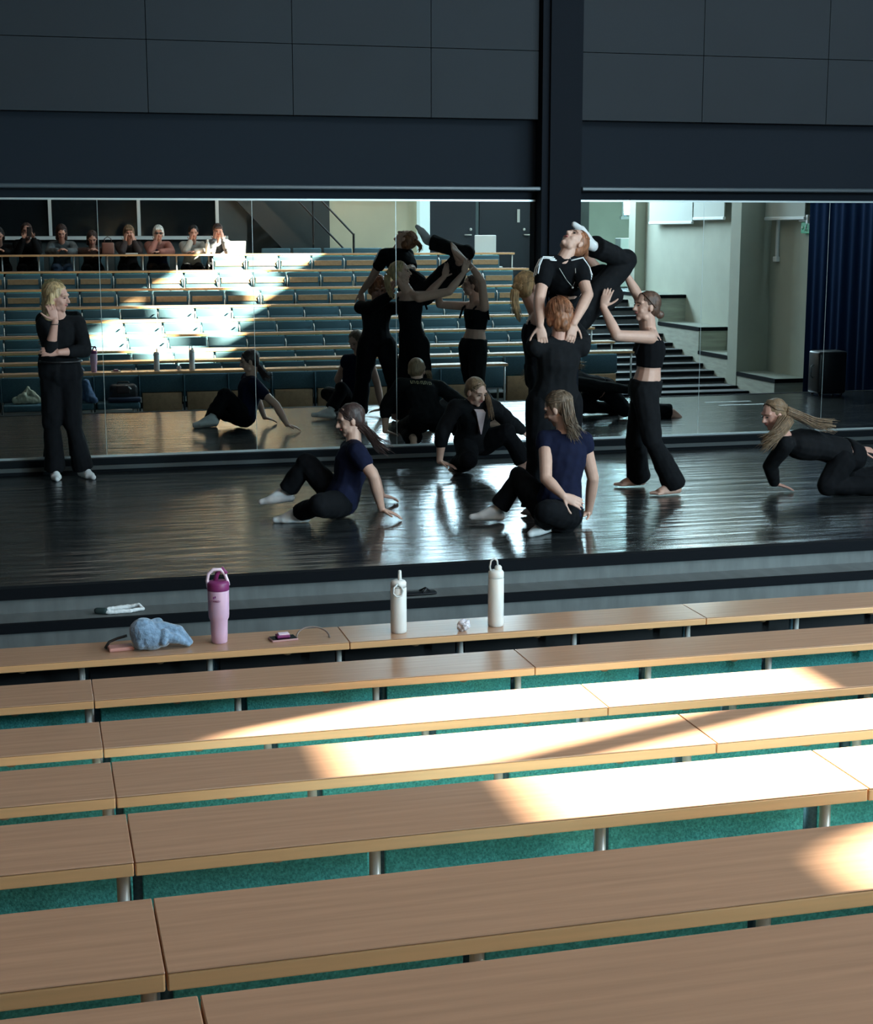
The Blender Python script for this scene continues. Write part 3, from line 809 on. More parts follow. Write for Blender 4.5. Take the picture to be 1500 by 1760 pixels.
def trousers(s, F, m, parent, flare=.095, waist=.24, seed=1, vox=.009, wr=.010, tight=1.0, hemcut=.0, name='trousers', both=(1, 1)):
    bm = bmesh.new(); torso(bm, F, -.26, waist, .016, 6)
    for k in 'AB':
        h, kn, an = s['hip'+k], s['kn'+k], s['an'+k]
        capsule(bm, h, .104*tight, h.lerp(kn, .5), .094*tight); capsule(bm, h.lerp(kn, .5), .094*tight, kn, .080*tight)
        d = (an - kn).normalized(); _, u, v = basis(d); e = an - d*hemcut
        rr = []
        for i in range(7):
            t = i/6; c = kn.lerp(e, t); r0 = .078*tight + (flare - .078*tight)*t**1.3
            rr.append((c, u*r0, v*r0*.82))
        rings(bm, rr)
    me = remesh(bm, vox, 3, wr, 9, seed)
    return link(name, me, m, parent, True)

def top(s, F, m, parent, t0=.0, t1=1.03, sleeves=(0.45, 0.45), g=.012, seed=2, vox=.008, wr=.007, straps=False, name='t_shirt'):
    bm = bmesh.new()
    torso(bm, F, t0, t1 if not straps else .90, g, 9)
    if not straps:
        for k, f in zip('AB', sleeves):
            capsule(bm, F.shm + F.up*.012, .052 + g, s['sh'+k], .050 + g)
            arm(bm, s, k, g + .004, f)
    me = remesh(bm, vox, 3, wr, 10, seed)
    o = link(name, me, m, parent, True)
    if straps:
        for k in 'AB':
            sh = F.shm.lerp(s['sh'+k], .62); bm = bmesh.new()
            fr = F.front
            tube(bm, [sh - F.up*.13 + fr*.105, sh - F.up*.02 + fr*.075, sh + F.up*.052, sh - F.up*.02 - fr*.072, sh - F.up*.13 - fr*.095], .011, n=8)
            obj('shoulder_strap', bm, m, o, True)
    return o

LENS = {'ua': .27, 'fa': .24, 'th': .40, 'sh': .39}
def person(label, s, skin=SKIN, hairm=H_BRN, hair=None, topa=None, bottom=None, socks='', barefoot=True, handA=None, handB=None, vox=.0055, group=None, feet=True, face=True, extra=None, seed=0):
    # keep limb lengths human: joints keep their direction, lengths are clamped
    for k in 'AB':
        for a, b, L in (('sh', 'el', .27), ('el', 'wr', .245), ('hip', 'kn', .41), ('kn', 'an', .40)):
            if a+k in s and b+k in s:
                v = s[b+k] - s[a+k]; l = v.length
                if not (L*.80 < l < L*1.15): print('  bone', label[:28], a+b+k, round(l, 3), 'want', L)
    print('  torso', label[:28], round(((s['shA']+s['shB'])/2 - s['pelvis']).length, 2), 'sw', round((s['shA']-s['shB']).length, 2), 'headtop', [round(q, 2) for q in (s['head'] + Vector((0, 0, .11)))])
    F = frame(s)
    bm = bmesh.new()
    torso(bm, F, -.24, 1.09); shoulder(bm, s, F)
    for k in 'AB': arm(bm, s, k)
    if 'knA' in s:
        for k in 'AB': leg(bm, s, k)
    head(bm, s, F)
    for k, hh in (('A', handA), ('B', handB)):
        if hh: hand(bm, s['wr'+k], *hh)
    if feet and 'toeA' in s:
        for k in 'AB': foot(bm, s['an'+k], s['toe'+k], s.get('down'+k, (0, 0, -1)), toes=k not in socks)
    me = remesh(bm, vox, 2)
    b = link('person', me, skin, None, True)
    tag(b, label, 'person', group)
    if face: face_parts(s, b, hairm)
    if hair is not None: cap_hair(s, hair, hairm, b, seed)
    if bottom: trousers(s, F, parent=b, seed=seed + 3, **bottom)
    if topa: t = top(s, F, parent=b, seed=seed + 7, **topa)
    for k in socks:
        bm = bmesh.new(); foot(bm, s['an'+k], s['toe'+k], s.get('down'+k, (0, 0, -1)), g=.004, toes=False)
        capsule(bm, s['an'+k], .040, s['an'+k].lerp(s['kn'+k], .18), .041)
        link('sock', remesh(bm, .007, 2, .002, 30), SOCK, b, True)
    s['F'] = F; s['body'] = b
    return b

# standing teacher by the left mirror
s = dict(pelvis=at(104, 642, .36), shA=at(75, 558, .36), shB=at(134, 556, .36), hipA=at(92, 648, .36), hipB=at(117, 648, .36), front=(0.05, -1, 0),
         head=at(99, 512, .40), face=(.86, -.46, -.10), elA=at(86, 604, .56), wrA=at(95, 551, .62), elB=at(146, 602, .46), wrB=at(101, 606, .60),
         knA=at(90, 727, .38), knB=at(124, 727, .38), anA=gp(92, .30, .075), anB=gp(141, .30, .075), toeA=(.08, -1, 0), toeB=(.45, -1, 0))
b = person('standing blonde woman in black by the left mirror, hand raised to her ear', s, hairm=H_BLOND, skin=SKIN_WARM,
       hair=dict(bob=.15, k=1.02, curl=.006, tails=[dict(path=[at(88, 505, .33), at(80, 525, .31), at(77, 545, .30)], r=.045, n=50, loose=True), dict(path=[at(92, 500, .42), at(84, 520, .44), at(80, 540, .43)], r=.028, n=30, loose=True)]),
       topa=dict(m=BLACK2, t0=.02, sleeves=(1.25, 1.55), name='long_sleeve_top', wr=.006), bottom=dict(m=BLACK, flare=.105, waist=.28),
       socks='AB', handA=((-.25, .1, .95), (.2, -1, 0), .5, -1), handB=((-1, 0, .08), (0, -1, .4), .25, 1), seed=3)
bm = bmesh.new(); F = s['F']; rr = []
hw, hd = prof(.24); tube(bm, [F.P.lerp(F.shm, .25) + Vector((math.cos(t)*(hw+.024), math.sin(t)*(hd+.022), 0)) for t in np.linspace(0, 2*PI, 24)], .010, n=6)
obj('belt', bm, H_BLK, b, True)
bm = bmesh.new(); tube(bm, [s['wrA'].lerp(s['elA'], .12) + Vector((math.cos(t)*.031, math.sin(t)*.031, 0)) for t in np.linspace(0, 2*PI, 16)], .003, n=5); obj('bracelet', bm, H_BLK, b)

# seated navy dancer with wind-blown ponytail
s = dict(pelvis=gp(584, 2.62, .125), shA=at(613, 776, 2.80), shB=at(600, 772, 2.47), hipA=gp(580, 2.72, .11), hipB=gp(580, 2.53, .11), front=(-1, -.1, .2),
         head=at(601, 722, 2.60), face=(-.93, -.05, -.22), elA=at(641, 818, 2.92), wrA=gp(655, 2.82, .075), elB=at(640, 812, 2.30), wrB=gp(655, 2.20, .07),
         knA=gp(545, 3.02, .16), knB=at(527, 797, 2.42), anA=gp(515, 2.76, .075), anB=at(490, 846, 2.33), toeA=(-.95, .2, 0), toeB=(-1, -.05, -.05))
b = person('seated dancer in navy t-shirt leaning on one hand, brown ponytail blowing right', s, hairm=H_DARK,
       hair=dict(k=.98, curl=.003, tails=[dict(path=[at(619, 733, 2.62), at(634, 745, 2.66), at(648, 762, 2.72), at(668, 774, 2.78)], r=.040, n=90, flare=1.6)]),
       topa=dict(m=NAVY, t0=-.2, sleeves=(.45, .45), g=.018), bottom=dict(m=BLACK, flare=.085, waist=.1, hemcut=.03), socks='AB',
       handA=((.85, -.25, -.28), (.25, 0, 1), .18, 1), handB=((.85, .25, -.25), (.2, 0, 1), .2, -1), seed=5)
bm = bmesh.new(); c = at(620, 733, 2.62); ellipsoid(bm, c, Vector((.018, 0, .01)), Vector((0, .026, 0)), Vector((-.01, 0, .026))); obj('hair_tie', bm, mat('pink_satin', (.75, .5, .55), .6), b, True)

# seated dancer in navy, her back to the seats
s = dict(pelvis=gp(962, 3.50, .125), shA=at(937, 755, 3.40), shB=at(1003, 757, 3.45), hipA=gp(945, 3.46, .11), hipB=gp(978, 3.55, .11), front=(-.35, .9, 0),
         head=at(958, 703, 3.36), face=(-.72, .55, -.40), elA=at(938, 823, 3.62), wrA=at(968, 853, 3.75), elB=at(1019, 822, 3.42), wrB=gp(1013, 3.28, .07),
         knA=at(893, 822, 3.18), knB=gp(940, 3.85, .20), anA=gp(853, 3.10, .085), anB=gp(940, 3.56, .075), toeA=(-1, -.15, .10), toeB=(-.75, -.55, 0), downA=(-.1, 0, -1))
b = person('seated dancer in sleeveless navy top seen from behind, one leg stretched left', s, hairm=H_ASH,
       hair=dict(k=1.02, curl=.004, tails=[dict(path=[at(972, 690, 3.42), at(978, 715, 3.47), at(985, 738, 3.52), at(993, 756, 3.50)], r=.048, n=90, flare=1.2)]),
       topa=dict(m=NAVY, t0=-.05, sleeves=(.16, .16)), bottom=dict(m=BLACK, flare=.085, waist=.08, hemcut=.04), socks='AB',
       handA=((.85, -.2, -.35), (.1, -.9, .3), .25, 1), handB=((-.9, -.3, -.15), (-.1, 0, 1), .15, -1), seed=8)

# crouching dancer in a black blazer
s = dict(pelvis=at(815, 757, .80), shA=at(782, 700, .98), shB=at(849, 702, .90), hipA=at(801, 764, .80), hipB=at(829, 762, .80), front=(.15, -1, -.25),
         head=at(818, 674, 1.02), face=(.42, -.85, -.35), elA=at(760, 744, 1.05), wrA=at(755, 793, 1.02), elB=at(874, 724, .80), wrB=at(897, 740, .72),
         knA=gp(805, 1.14, .14), knB=at(870, 744, 1.0), anA=gp(790, .82, .07), anB=gp(902, .98, .08), toeA=(-.2, .9, -.1), toeB=(.8, -.5, 0))
b = person('crouching dancer in a loose black blazer over a pale shirt, one hand on the stage', s, hairm=H_LBRN,
       hair=dict(k=.98, curl=.002, tails=[dict(path=[at(829, 672, .92), at(838, 685, .97), at(842, 702, 1.06), at(845, 722, 1.08)], r=.028, n=60)]),
       topa=dict(m=BLACK2, t0=-.22, sleeves=(1.3, 1.92), g=.018, name='blazer', wr=.010), bottom=dict(m=BLACK, flare=.10, waist=.1, hemcut=.03),
       handA=((.80, -.3, -.28), (.3, -.1, 1), .12, 1, .2), handB=((.7, -.1, -.6), (.3, -.5, .7), .3, -1), seed=12)
F = s['F']; bm = bmesh.new(); c = F.shm + F.front*.125 - F.up*.02
vs = [bm.verts.new(p) for p in (c + F.ss*.045 + F.up*.05, c - F.ss*.045 + F.up*.05, c - F.up*.16 + F.front*.012 - F.ss*.004, c - F.up*.16 + F.front*.012 + F.ss*.004)]
vs2 = [bm.verts.new(v.co - F.front*.05) for v in vs]
bm.faces.new(vs); bm.faces.new(vs2[::-1])
for i in range(4): bm.faces.new((vs[i], vs[(i+1) % 4], vs2[(i+1) % 4], vs2[i]))
obj('shirt_front', bm, mat('pale_pink_shirt', (.55, .42, .42), .8), b)
bm = bmesh.new(); rnd = random.Random(4); q = F.shm - F.front*.128 + F.up*.0
for i in range(11):
    x = -.095 + .019*i; h = .024 + .008*rnd.random()
    p = q + F.ss*x - F.up*.02; tube(bm, [p, p + F.up*h], .0032, n=4)
    if i % 2: tube(bm, [p + F.up*h, p + F.up*h + F.ss*.010], .0028, n=4)
    if i % 3 == 0: tube(bm, [p, p + F.ss*.010], .0028, n=4)
obj('back_lettering', bm, mat('pale_gold_print', (.6, .5, .3), .7), b)

# auburn dancer standing, lifting another
s = dict(pelvis=at(952, 684, 2.92), shA=at(921, 597, 2.98), shB=at(997, 597, 2.94), hipA=at(932, 690, 2.92), hipB=at(973, 690, 2.90), front=(.05, 1, 0),
         head=at(960, 545, 2.93), face=(.05, .88, -.42), elA=at(921, 588, 2.72), wrA=at(946, 552, 2.56), elB=at(1001, 585, 2.68), wrB=at(980, 552, 2.54),
         knA=at(925, 778, 2.98), knB=at(978, 778, 2.80), anA=gp(921, 3.05, .08), anB=gp(978, 2.78, .08), toeA=(-.15, 1, 0), toeB=(.15, 1, 0))
person('auburn-haired dancer in black seen from behind, lifting the dancer in the striped t-shirt', s, hairm=H_AUB, skin=SKIN_WARM,
       hair=dict(k=1.13, curl=.012, cscale=22, bob=.07, wisps=60), topa=dict(m=BLACK2, t0=-.05, sleeves=(1.9, 1.9), name='black_top', g=.018), bottom=dict(m=BLACK, flare=.125, waist=.2, tight=1.12),
       handA=((.2, .2, .95), (-.8, 0, .2), .3, -1), handB=((-.1, .2, .95), (.9, 0, .2), .3, 1), seed=15)

# lifted dancer in striped t-shirt, head thrown back
s = dict(pelvis=at(978, 545, 2.36), shA=at(938, 456, 2.62), shB=at(994, 456, 2.62), hipA=at(966, 553, 2.42), hipB=at(992, 548, 2.32), front=(-.05, -1, .15),
         head=at(986, 417, 2.60), face=(-.42, -.30, .86), crown=(.80, .35, .35), elA=at(926, 517, 2.78), wrA=at(928, 560, 3.02), elB=at(1010, 507, 2.78), wrB=at(986, 556, 3.01),
         knA=at(1074, 448, 2.20), knB=at(1053, 508, 2.22), anA=at(1014, 421, 2.42), anB=at(1022, 462, 1.95), toeA=(-.80, -.1, .75), toeB=(-.7, .1, .6), downA=(-.6, .2, .8), downB=(-.5, .4, .8))
s['hipA'], s['hipB'] = s['hipB'], s['hipA'] + Vector((.05, .05, .02))
b = person('lifted dancer, head thrown back, white stripes on black t-shirt sleeves', s, hairm=H_AUB,
       hair=dict(k=1.0, curl=.004, tails=[dict(path=[at(1000, 420, 2.52), at(1006, 434, 2.48), at(1003, 448, 2.48)], r=.03, n=40)]),
       topa=dict(m=BLACK, t0=-.02, sleeves=(.45, .45), g=.016), bottom=dict(m=BLACK2, flare=.10, waist=.1, hemcut=.05, tight=1.1), socks='A',
       handA=((.15, -.15, -.95), (-.2, -1, .1), .35, 1), handB=((-.25, -.15, -.95), (.1, -1, .1), .35, -1), seed=19)
for k in 'AB':
    sh, el = s['sh'+k], s['el'+k]; d = (el - sh).normalized(); F = s['F']
    out = (sh - F.shm).normalized(); fr = F.front
    for j in (-1, 0, 1):
        w = (out*.9 + fr*.5).normalized(); w = (w - d*w.dot(d)).normalized(); side = d.cross(w)
        pts = [F.shm.lerp(sh, .45) + F.up*.072 + fr*(.022*j + .02), sh + F.up*.045 + w*.035 + side*.024*j, sh + d*.05 + w*.066 + side*.026*j, sh + d*.12 + w*.065 + side*.026*j]
        bm = bmesh.new(); tube(bm, pts, .0052, n=6); obj('sleeve_stripe', bm, WHITE, b, True)
F = s['F']; bm = bmesh.new(); c = at(981, 473, 2.78)
c = F.shm.lerp(F.P, .22) + F.front*.130 + F.ss*.055
for i in range(3):
    p = c + F.ss*(.012*(i-1)); tube(bm, [p - F.up*.010, p + F.up*(.002 + .008*i)], .0042, n=5)
obj('chest_logo', bm, WHITE, b)
bm = bmesh.new(); c = F.shm + F.front*.085
tube(bm, [c + F.ss*.06 + F.up*.03, c + F.ss*.035 - F.up*.05 + F.front*.04, c - F.up*.11 + F.front*.048, c - F.ss*.035 - F.up*.05 + F.front*.04, c - F.ss*.06 + F.up*.03], .002, n=4)
ellipsoid(bm, c - F.up*.115 + F.front*.05, Vector((.008,0,0)), Vector((0,.005,0)), Vector((0,0,.008))); obj('necklace', bm, MT['steel'], b)

# dancer with blonde ponytail behind the auburn one
s = dict(pelvis=gp(930, 2.06, .90), shA=at(922, 549, 2.20), shB=at(926, 546, 1.90), hipA=gp(930, 2.14, .88), hipB=gp(931, 1.96, .88), front=(.9, .25, 0),
         head=at(908, 493, 2.08), face=(.88, .40, .12), elA=at(975, 545, 2.15), wrA=at(1008, 502, 2.10), elB=at(976, 530, 1.78), wrB=at(1010, 490, 1.80),
         knA=gp(932, 2.2, .48), knB=gp(940, 1.95, .48), anA=gp(930, 2.25, .08), anB=gp(935, 1.9, .08), toeA=(.9, -.2, 0), toeB=(1, .1, 0))
person('dancer with blonde ponytail, half hidden behind the auburn-haired dancer', s, hairm=H_BLOND,
       hair=dict(k=1.0, curl=.002, tails=[dict(path=[at(894, 488, 2.12), at(885, 500, 2.14), at(885, 525, 2.14), at(893, 553, 2.12)], r=.045, n=90, flare=.4)]),
       topa=dict(m=BLACK, t0=-.05, straps=True, name='tank_top', wr=.003), bottom=dict(m=BLACK, flare=.10, waist=.24),
       handA=((.3, 0, .95), (.2, -.9, 0), .25, 1), handB=((.3, 0, .95), (.2, .9, 0), .25, -1), seed=22)

# dancer in crop top, holding the lifted legs
s = dict(pelvis=at(1108, 668, 2.36), shA=at(1118, 580, 2.52), shB=at(1112, 574, 2.20), hipA=at(1109, 676, 2.45), hipB=at(1107, 674, 2.28), front=(-1, 0, 0),
         head=at(1110, 527, 2.38), face=(-.97, -.12, .05), elA=at(1060, 577, 2.56), wrA=at(1036, 527, 2.44), elB=at(1098, 512, 2.14), wrB=at(1076, 472, 2.18),
         knA=at(1120, 755, 2.50), knB=at(1092, 756, 2.20), anA=gp(1160, 2.36, .08), anB=gp(1098, 1.92, .08), toeA=(-1, -.12, 0), toeB=(-1, .0, 0))
person('dancer in black crop top, arms raised, standing right of the lift group', s, hairm=H_BRN,
       hair=dict(k=1.0, curl=.002, bun=at(1134, 541, 2.38), tails=[]), topa=dict(m=BLACK, t0=.40, straps=True, name='crop_top', wr=.002, g=.008), bottom=dict(m=BLACK2, flare=.10, waist=.17),
       handA=((.35, .1, .95), (-.5, -.8, 0), .25, 1), handB=((-.25, 0, .97), (.4, -.8, 0), .25, -1), seed=26)

# dancer crawling at the right edge
s = dict(pelvis=at(1453, 782, 2.62), shA=at(1350, 764, 2.78), shB=at(1364, 760, 2.50), hipA=at(1447, 794, 2.72), hipB=at(1452, 790, 2.54), front=(-.1, -.1, -1),
         head=at(1329, 713, 2.68), face=(-.93, -.18, -.26), crown=(-.1, 0, 1), elA=at(1323, 800, 2.62), wrA=gp(1334, 2.46, .07), elB=at(1420, 765, 2.38), wrB=at(1478, 772, 2.36),
         knA=gp(1425, 2.76, .09), knB=gp(1452, 2.36, .09), anA=gp(1510, 2.74, .07), anB=gp(1545, 2.30, .07), toeA=(1, 0, -.2), toeB=(1, 0, -.2))
b = person('crawling dancer in black with long light brown hair flying, at the right edge', s, hairm=H_LBRN, skin=SKIN_WARM,
       hair=dict(k=1.0, curl=.002, tails=[dict(path=[at(1350, 706, 2.70), at(1372, 714, 2.72), at(1402, 727, 2.74), at(1436, 733, 2.76)], r=.045, n=110, flare=1.3),
                                          dict(path=[at(1350, 722, 2.80), at(1340, 740, 2.86), at(1325, 755, 2.88), at(1310, 766, 2.86)], r=.062, n=110, flare=1.1, loose=True)]),
       topa=dict(m=BLACK2, t0=.08, sleeves=(1.92, 1.92), name='long_sleeve_top'), bottom=dict(m=BLACK, flare=.10, waist=.06),
       handA=((.85, -.35, -.25), (.2, 0, 1), .12, -1, .2), handB=((.95, 0, -.1), (0, -.5, .9), .3, 1), seed=30)

# ------------------------------------------------------------------ audience behind the top desk (seen in the mirror)
def top_mat(n, c, **k): return mat(n, c, .85, **k)
BACK_SEAT = None
def audience(px, top_y, label, hairm, topm, hairstyle, pose, seed, legs=None, skin=SKIN_WARM, lean=0.0):
    hp = atm(px, top_y, 13.56); X = hp.x; zt = hp.z
    head = Vector((X, -13.56, zt - .115))
    s = dict(head=head, face=(.0, .97, -.18), front=(0, 1, 0), pelvis=Vector((X, -13.98, 1.40 - .02)), shA=Vector((X - .165, -13.74, zt - .33)), shB=Vector((X + .165, -13.74, zt - .33)),
             hipA=Vector((X - .09, -13.94, 1.38)), hipB=Vector((X + .09, -13.94, 1.38)), knA=Vector((X - .10, -13.55, 1.36)), knB=Vector((X + .10, -13.55, 1.36)),
             anA=Vector((X - .10, -13.50, .99)), anB=Vector((X + .10, -13.50, .99)), toeA=(0, 1, 0), toeB=(0, 1, 0))
    hA = hB = None
    dz = 1.665
    if pose == 'chin':       # both hands on the cheeks, elbows on the desk
        s.update(elA=Vector((X - .14, -13.36, dz)), elB=Vector((X + .14, -13.36, dz)), wrA=Vector((X - .075, -13.46, zt - .27)), wrB=Vector((X + .075, -13.46, zt - .27)))
        hA = ((.10, -.15, .95), (-.7, .7, 0), .2, 1); hB = ((-.10, -.15, .95), (.7, .7, 0), .2, -1)
    elif pose == 'photo':
        s.update(elA=Vector((X - .15, -13.42, dz)), elB=Vector((X + .17, -13.42, dz)), wrA=Vector((X - .055, -13.33, 1.885)), wrB=Vector((X + .105, -13.33, 1.885)))
        hA = ((.35, .1, .9), (-.6, -.6, .2), .5, -1); hB = ((-.35, .1, .9), (.6, -.6, .2), .5, 1)
    elif pose == 'one':
        s.update(elA=Vector((X - .16, -13.36, dz)), elB=Vector((X + .20, -13.46, dz)), wrA=Vector((X - .06, -13.46, zt - .26)), wrB=Vector((X - .02, -13.30, dz)))
        hA = ((.10, -.15, .95), (-.7, .7, 0), .3, 1); hB = ((-1, .2, 0), (0, 0, 1), .3, 1)
    else:                    # reading, both forearms on the desk
        s.update(elA=Vector((X - .22, -13.55, dz)), elB=Vector((X + .22, -13.55, dz)), wrA=Vector((X - .07, -13.34, dz + .02)), wrB=Vector((X + .07, -13.34, dz + .02)))
        hA = ((.5, .5, .3), (-.3, 0, 1), .5, -1); hB = ((-.5, .5, .3), (.3, 0, 1), .5, 1); s['face'] = (.0, .85, -.50)
    return s, person(label, s, hairm=hairm, skin=skin, hair=hairstyle, topa=dict(m=topm, t0=-.05, sleeves=(1.9, 1.9), g=.02, name='sweater', vox=.011), bottom=dict(m=legs or BLACK2, flare=.08, waist=.05, vox=.013, hemcut=.02),
                     handA=hA, handB=hB, vox=.008, seed=seed)
M_GREY = top_mat('grey_blue_knit', (.10, .115, .125), noise_amt=.5, noise_scale=(14, 14, 14)); M_BROWN = top_mat('brown_knit', (.07, .035, .03)); M_DKBR = top_mat('dark_brown_knit', (.035, .022, .022))
M_ROSE = top_mat('rust_pink_sweater', (.36, .14, .11)); M_LIGHT = top_mat('light_grey_top', (.42, .40, .36)); M_FLOR = top_mat('black_white_floral', (.15, .15, .16), noise_amt=1.0, noise_scale=(18, 18, 18))
JEANS = top_mat('blue_jeans', (.07, .13, .24), noise_amt=.2, noise_scale=(20, 20, 20))
audience(-3, 392, 'audience member in black at the far left edge, reading at the top desk', H_BLK, BLACK2, dict(bob=.12), 'read', 41)
sp, pb = audience(45, 384, 'audience member in black holding up a phone with both hands', H_DARK, BLACK2, dict(bob=.12), 'photo', 42)
s2, _ = audience(105, 387, 'audience member with long dark hair and grey-blue sweater, looking down', H_DARK, M_GREY, dict(bob=.22, k=1.04), 'read', 43, legs=JEANS)
audience(158, 398, 'audience member in brown beside a tan handbag, dark hair', H_DARK, M_BROWN, dict(bob=.18, k=1.03), 'read', 44)
audience(221, 388, 'audience member with short light brown hair, both hands on her cheeks', H_LBRN, M_DKBR, dict(bob=.05, fringe=True, k=1.04), 'chin', 45)
s5, p5 = audience(272, 388, 'audience member with white hair and dark glasses in a rust-pink sweater and vest', H_WHT, M_ROSE, dict(bob=.05, fringe=True, k=1.03), 'one', 46)
audience(332, 388, 'audience member with short dark hair in a light grey top, cheek on hand', H_BLK, M_LIGHT, dict(k=1.03), 'one', 47)
audience(374, 385, 'audience member in black and white pattern, hands at her face, in the sun', H_DARK, M_FLOR, dict(k=1.0, fringe=True), 'chin', 48)
c, f, u, r = headframe(s5); bm = bmesh.new()
for sg in (1, -1): ellipsoid(bm, c + u*.006 + f*.094 + r*.032*sg, r*.026, f*.004, u*.020)
tube(bm, [c + u*.010 + f*.094 + r*.075, c + u*.008 + f*.097, c + u*.010 + f*.094 - r*.075], .003, n=5)
obj('sunglasses', bm, MT['plastic_black'], p5, True)
F = s5['F']; bm = bmesh.new(); torso(bm, F, .0, .93, .030, 6); me = remesh(bm, .012, 3, .004, 10, 3); link('vest', me, NAVY, p5, True)
# their phone at the camera, facing the mirror
ph = empty('phone', (0.0, -13.232, 1.99), 'dark phone held up by the audience member in black', 'phone')
bm = bmesh.new(); box(bm, -.038, .038, -.008, 0, -.07, .085); bevel_all(bm, .003, 2); obj('phone_body', bm, MT['plastic_black'], ph)
bm = bmesh.new(); ellipsoid(bm, (-.018, .002, .062), Vector((.009, 0, 0)), Vector((0, .003, 0)), Vector((0, 0, .009))); obj('camera_lens', bm, MT['glass_black'], ph)
ph.location.y = -13.225
# seats under the audience
for n in range(8):
    X = [-.56, 0, .52, 1.02, 1.62, 2.12, 2.70, 3.12][n]
    e = empty('tip_up_seat', (X, -14.0, .908), 'dark teal seat occupied by the audience, %s from the left' % ORD[n], 'seat', 'seats behind the top desk')
    bm = bmesh.new(); box(bm, -.20, .20, -.20, .20, .32, .38); bevel_all(bm, .02); obj('seat_pan', bm, MT['seat_teal'], e, True)
    bm = bmesh.new(); box(bm, -.22, .22, -.26, -.20, .36, .72); bevel_all(bm, .02); obj('backrest', bm, MT['seat_teal'], e, True)
    bm = bmesh.new(); box(bm, -.03, .03, -.1, .1, 0, .33); obj('seat_post', bm, MT['steel'], e)

# ------------------------------------------------------------------ things on the desks, steps and seats
ZD = ROW_Z[0]; ZT = ROW_Z[8]
PINK = mat('pink_enamel', (.68, .44, .60), .38); PLUM = mat('plum_plastic', (.22, .03, .14), .4); PALEPINK = mat('pale_pink_plastic', (.80, .62, .74), .4)
b0 = Vector((.713, -6.735, ZD))
e = empty('tumbler', b0, 'tall pink insulated tumbler with plum lid and carry handle on the front desk', 'tumbler')
bm = bmesh.new(); lathe(bm, (0, 0, 0), [(.030, 0), (.034, .004), (.036, .05), (.0375, .10), (.043, .112), (.0445, .125), (.046, .235), (.044, .24)]); obj('cup', bm, PINK, e, True)
bm = bmesh.new(); lathe(bm, (0, 0, 0), [(.0462, .232), (.0475, .236), (.0475, .262), (.043, .270), (.030, .272)]); obj('lid', bm, PLUM, e, True)
bm = bmesh.new(); tube(bm, [(-.042, 0, .245), (-.046, 0, .275), (-.040, 0, .305), (-.018, 0, .322), (.012, 0, .320), (.030, 0, .300), (.040, 0, .270), (.044, 0, .250)], .0075, n=10); obj('carry_handle', bm, PALEPINK, e, True)
bm = bmesh.new(); tube(bm, [(-.010, .012, .268), (-.002, .010, .300), (.022, .006, .322), (.036, .0, .300)], .010, n=10); obj('straw_spout', bm, PLUM, e, True)
# tumbler mark and small lettering
def text_mesh(name, body, size, loc, rot, m, parent, extr=.0008):
    cu = bpy.data.curves.new(name, 'FONT'); cu.body = body; cu.size = size; cu.extrude = extr; cu.align_x = 'CENTER'
    t = bpy.data.objects.new(name, cu); COL.objects.link(t)
    me = bpy.data.meshes.new_from_object(t.evaluated_get(bpy.context.evaluated_depsgraph_get())); bpy.data.objects.remove(t, do_unlink=True)
    o = link(name, me, m, parent); o.location = loc; o.rotation_euler = rot; return o
text_mesh('brand_lettering', 'STANLEY', .0115, (-.019, -.0425, .188), (PI/2, 0, -.42), PLUM, e)
bm = bmesh.new()
for i in range(3): ellipsoid(bm, (-.024 + .007*i, -.0405 - .001*i, .207 + (.003 if i == 1 else 0)), Vector((.004, 0, 0)), Vector((0, .0015, 0)), Vector((0, 0, .0055)))
obj('brand_mark', bm, PLUM, e)

WB = mat('white_powder_coat', (.74, .74, .72), .42); LG = mat('light_grey_plastic', (.56, .58, .58), .4)
def bottle(loc, H, label, spout):
    e = empty('water_bottle', loc, label, 'bottle', 'white bottles on the front desk')
    bm = bmesh.new(); lathe(bm, (0, 0, 0), [(.031, 0), (.0345, .003), (.0355, .012), (.0355, H*.985), (.034, H*.995), (.030, H)]); obj('bottle_body', bm, WB, e, True)
    if spout == 'straw':
        bm = bmesh.new(); lathe(bm, (0, 0, 0), [(.0350, H), (.0352, H + .020), (.030, H + .028), (.020, H + .032)]); obj('cap', bm, WB, e, True)
        bm = bmesh.new(); lathe(bm, (.006, 0, 0), [(.0085, H + .03), (.0085, H + .045), (.0075, H + .070), (.006, H + .074)]); obj('drinking_spout', bm, WB, e, True)
        bm = bmesh.new(); tube(bm, [(-.012, -.034, H + .018), (-.030, -.040, H + .006), (-.034, -.044, H - .018), (-.018, -.046, H - .034), (.004, -.044, H - .030), (.010, -.042, H - .010), (.004, -.038, H + .008), (-.012, -.034, H + .018)], .0042, n=8); obj('carry_loop', bm, LG, e, True)
    else:
        bm = bmesh.new(); lathe(bm, (0, 0, 0), [(.0340, H), (.0352, H + .004), (.0352, H + .024), (.030, H + .032), (.012, H + .036)]); obj('cap', bm, WB, e, True)
        bm = bmesh.new(); lathe(bm, (.010, 0, 0), [(.017, H + .03), (.016, H + .048), (.010, H + .055)]); obj('drinking_spout', bm, WB, e, True)
        bm = bmesh.new(); tube(bm, [(-.024, 0, H + .026), (-.029, 0, H + .050), (-.024, 0, H + .076), (-.010, 0, H + .086), (.004, 0, H + .078), (.008, 0, H + .052)], .0045, n=8); obj('carry_loop', bm, LG, e, True)
bottle(Vector((1.498, -6.765, ZD)), .205, 'shorter white water bottle with hanging carry loop, left of the paper ball', 'straw')
bottle(Vector((1.945, -6.765, ZD)), .222, 'taller white water bottle with looped cap, right of the paper ball', 'loop')
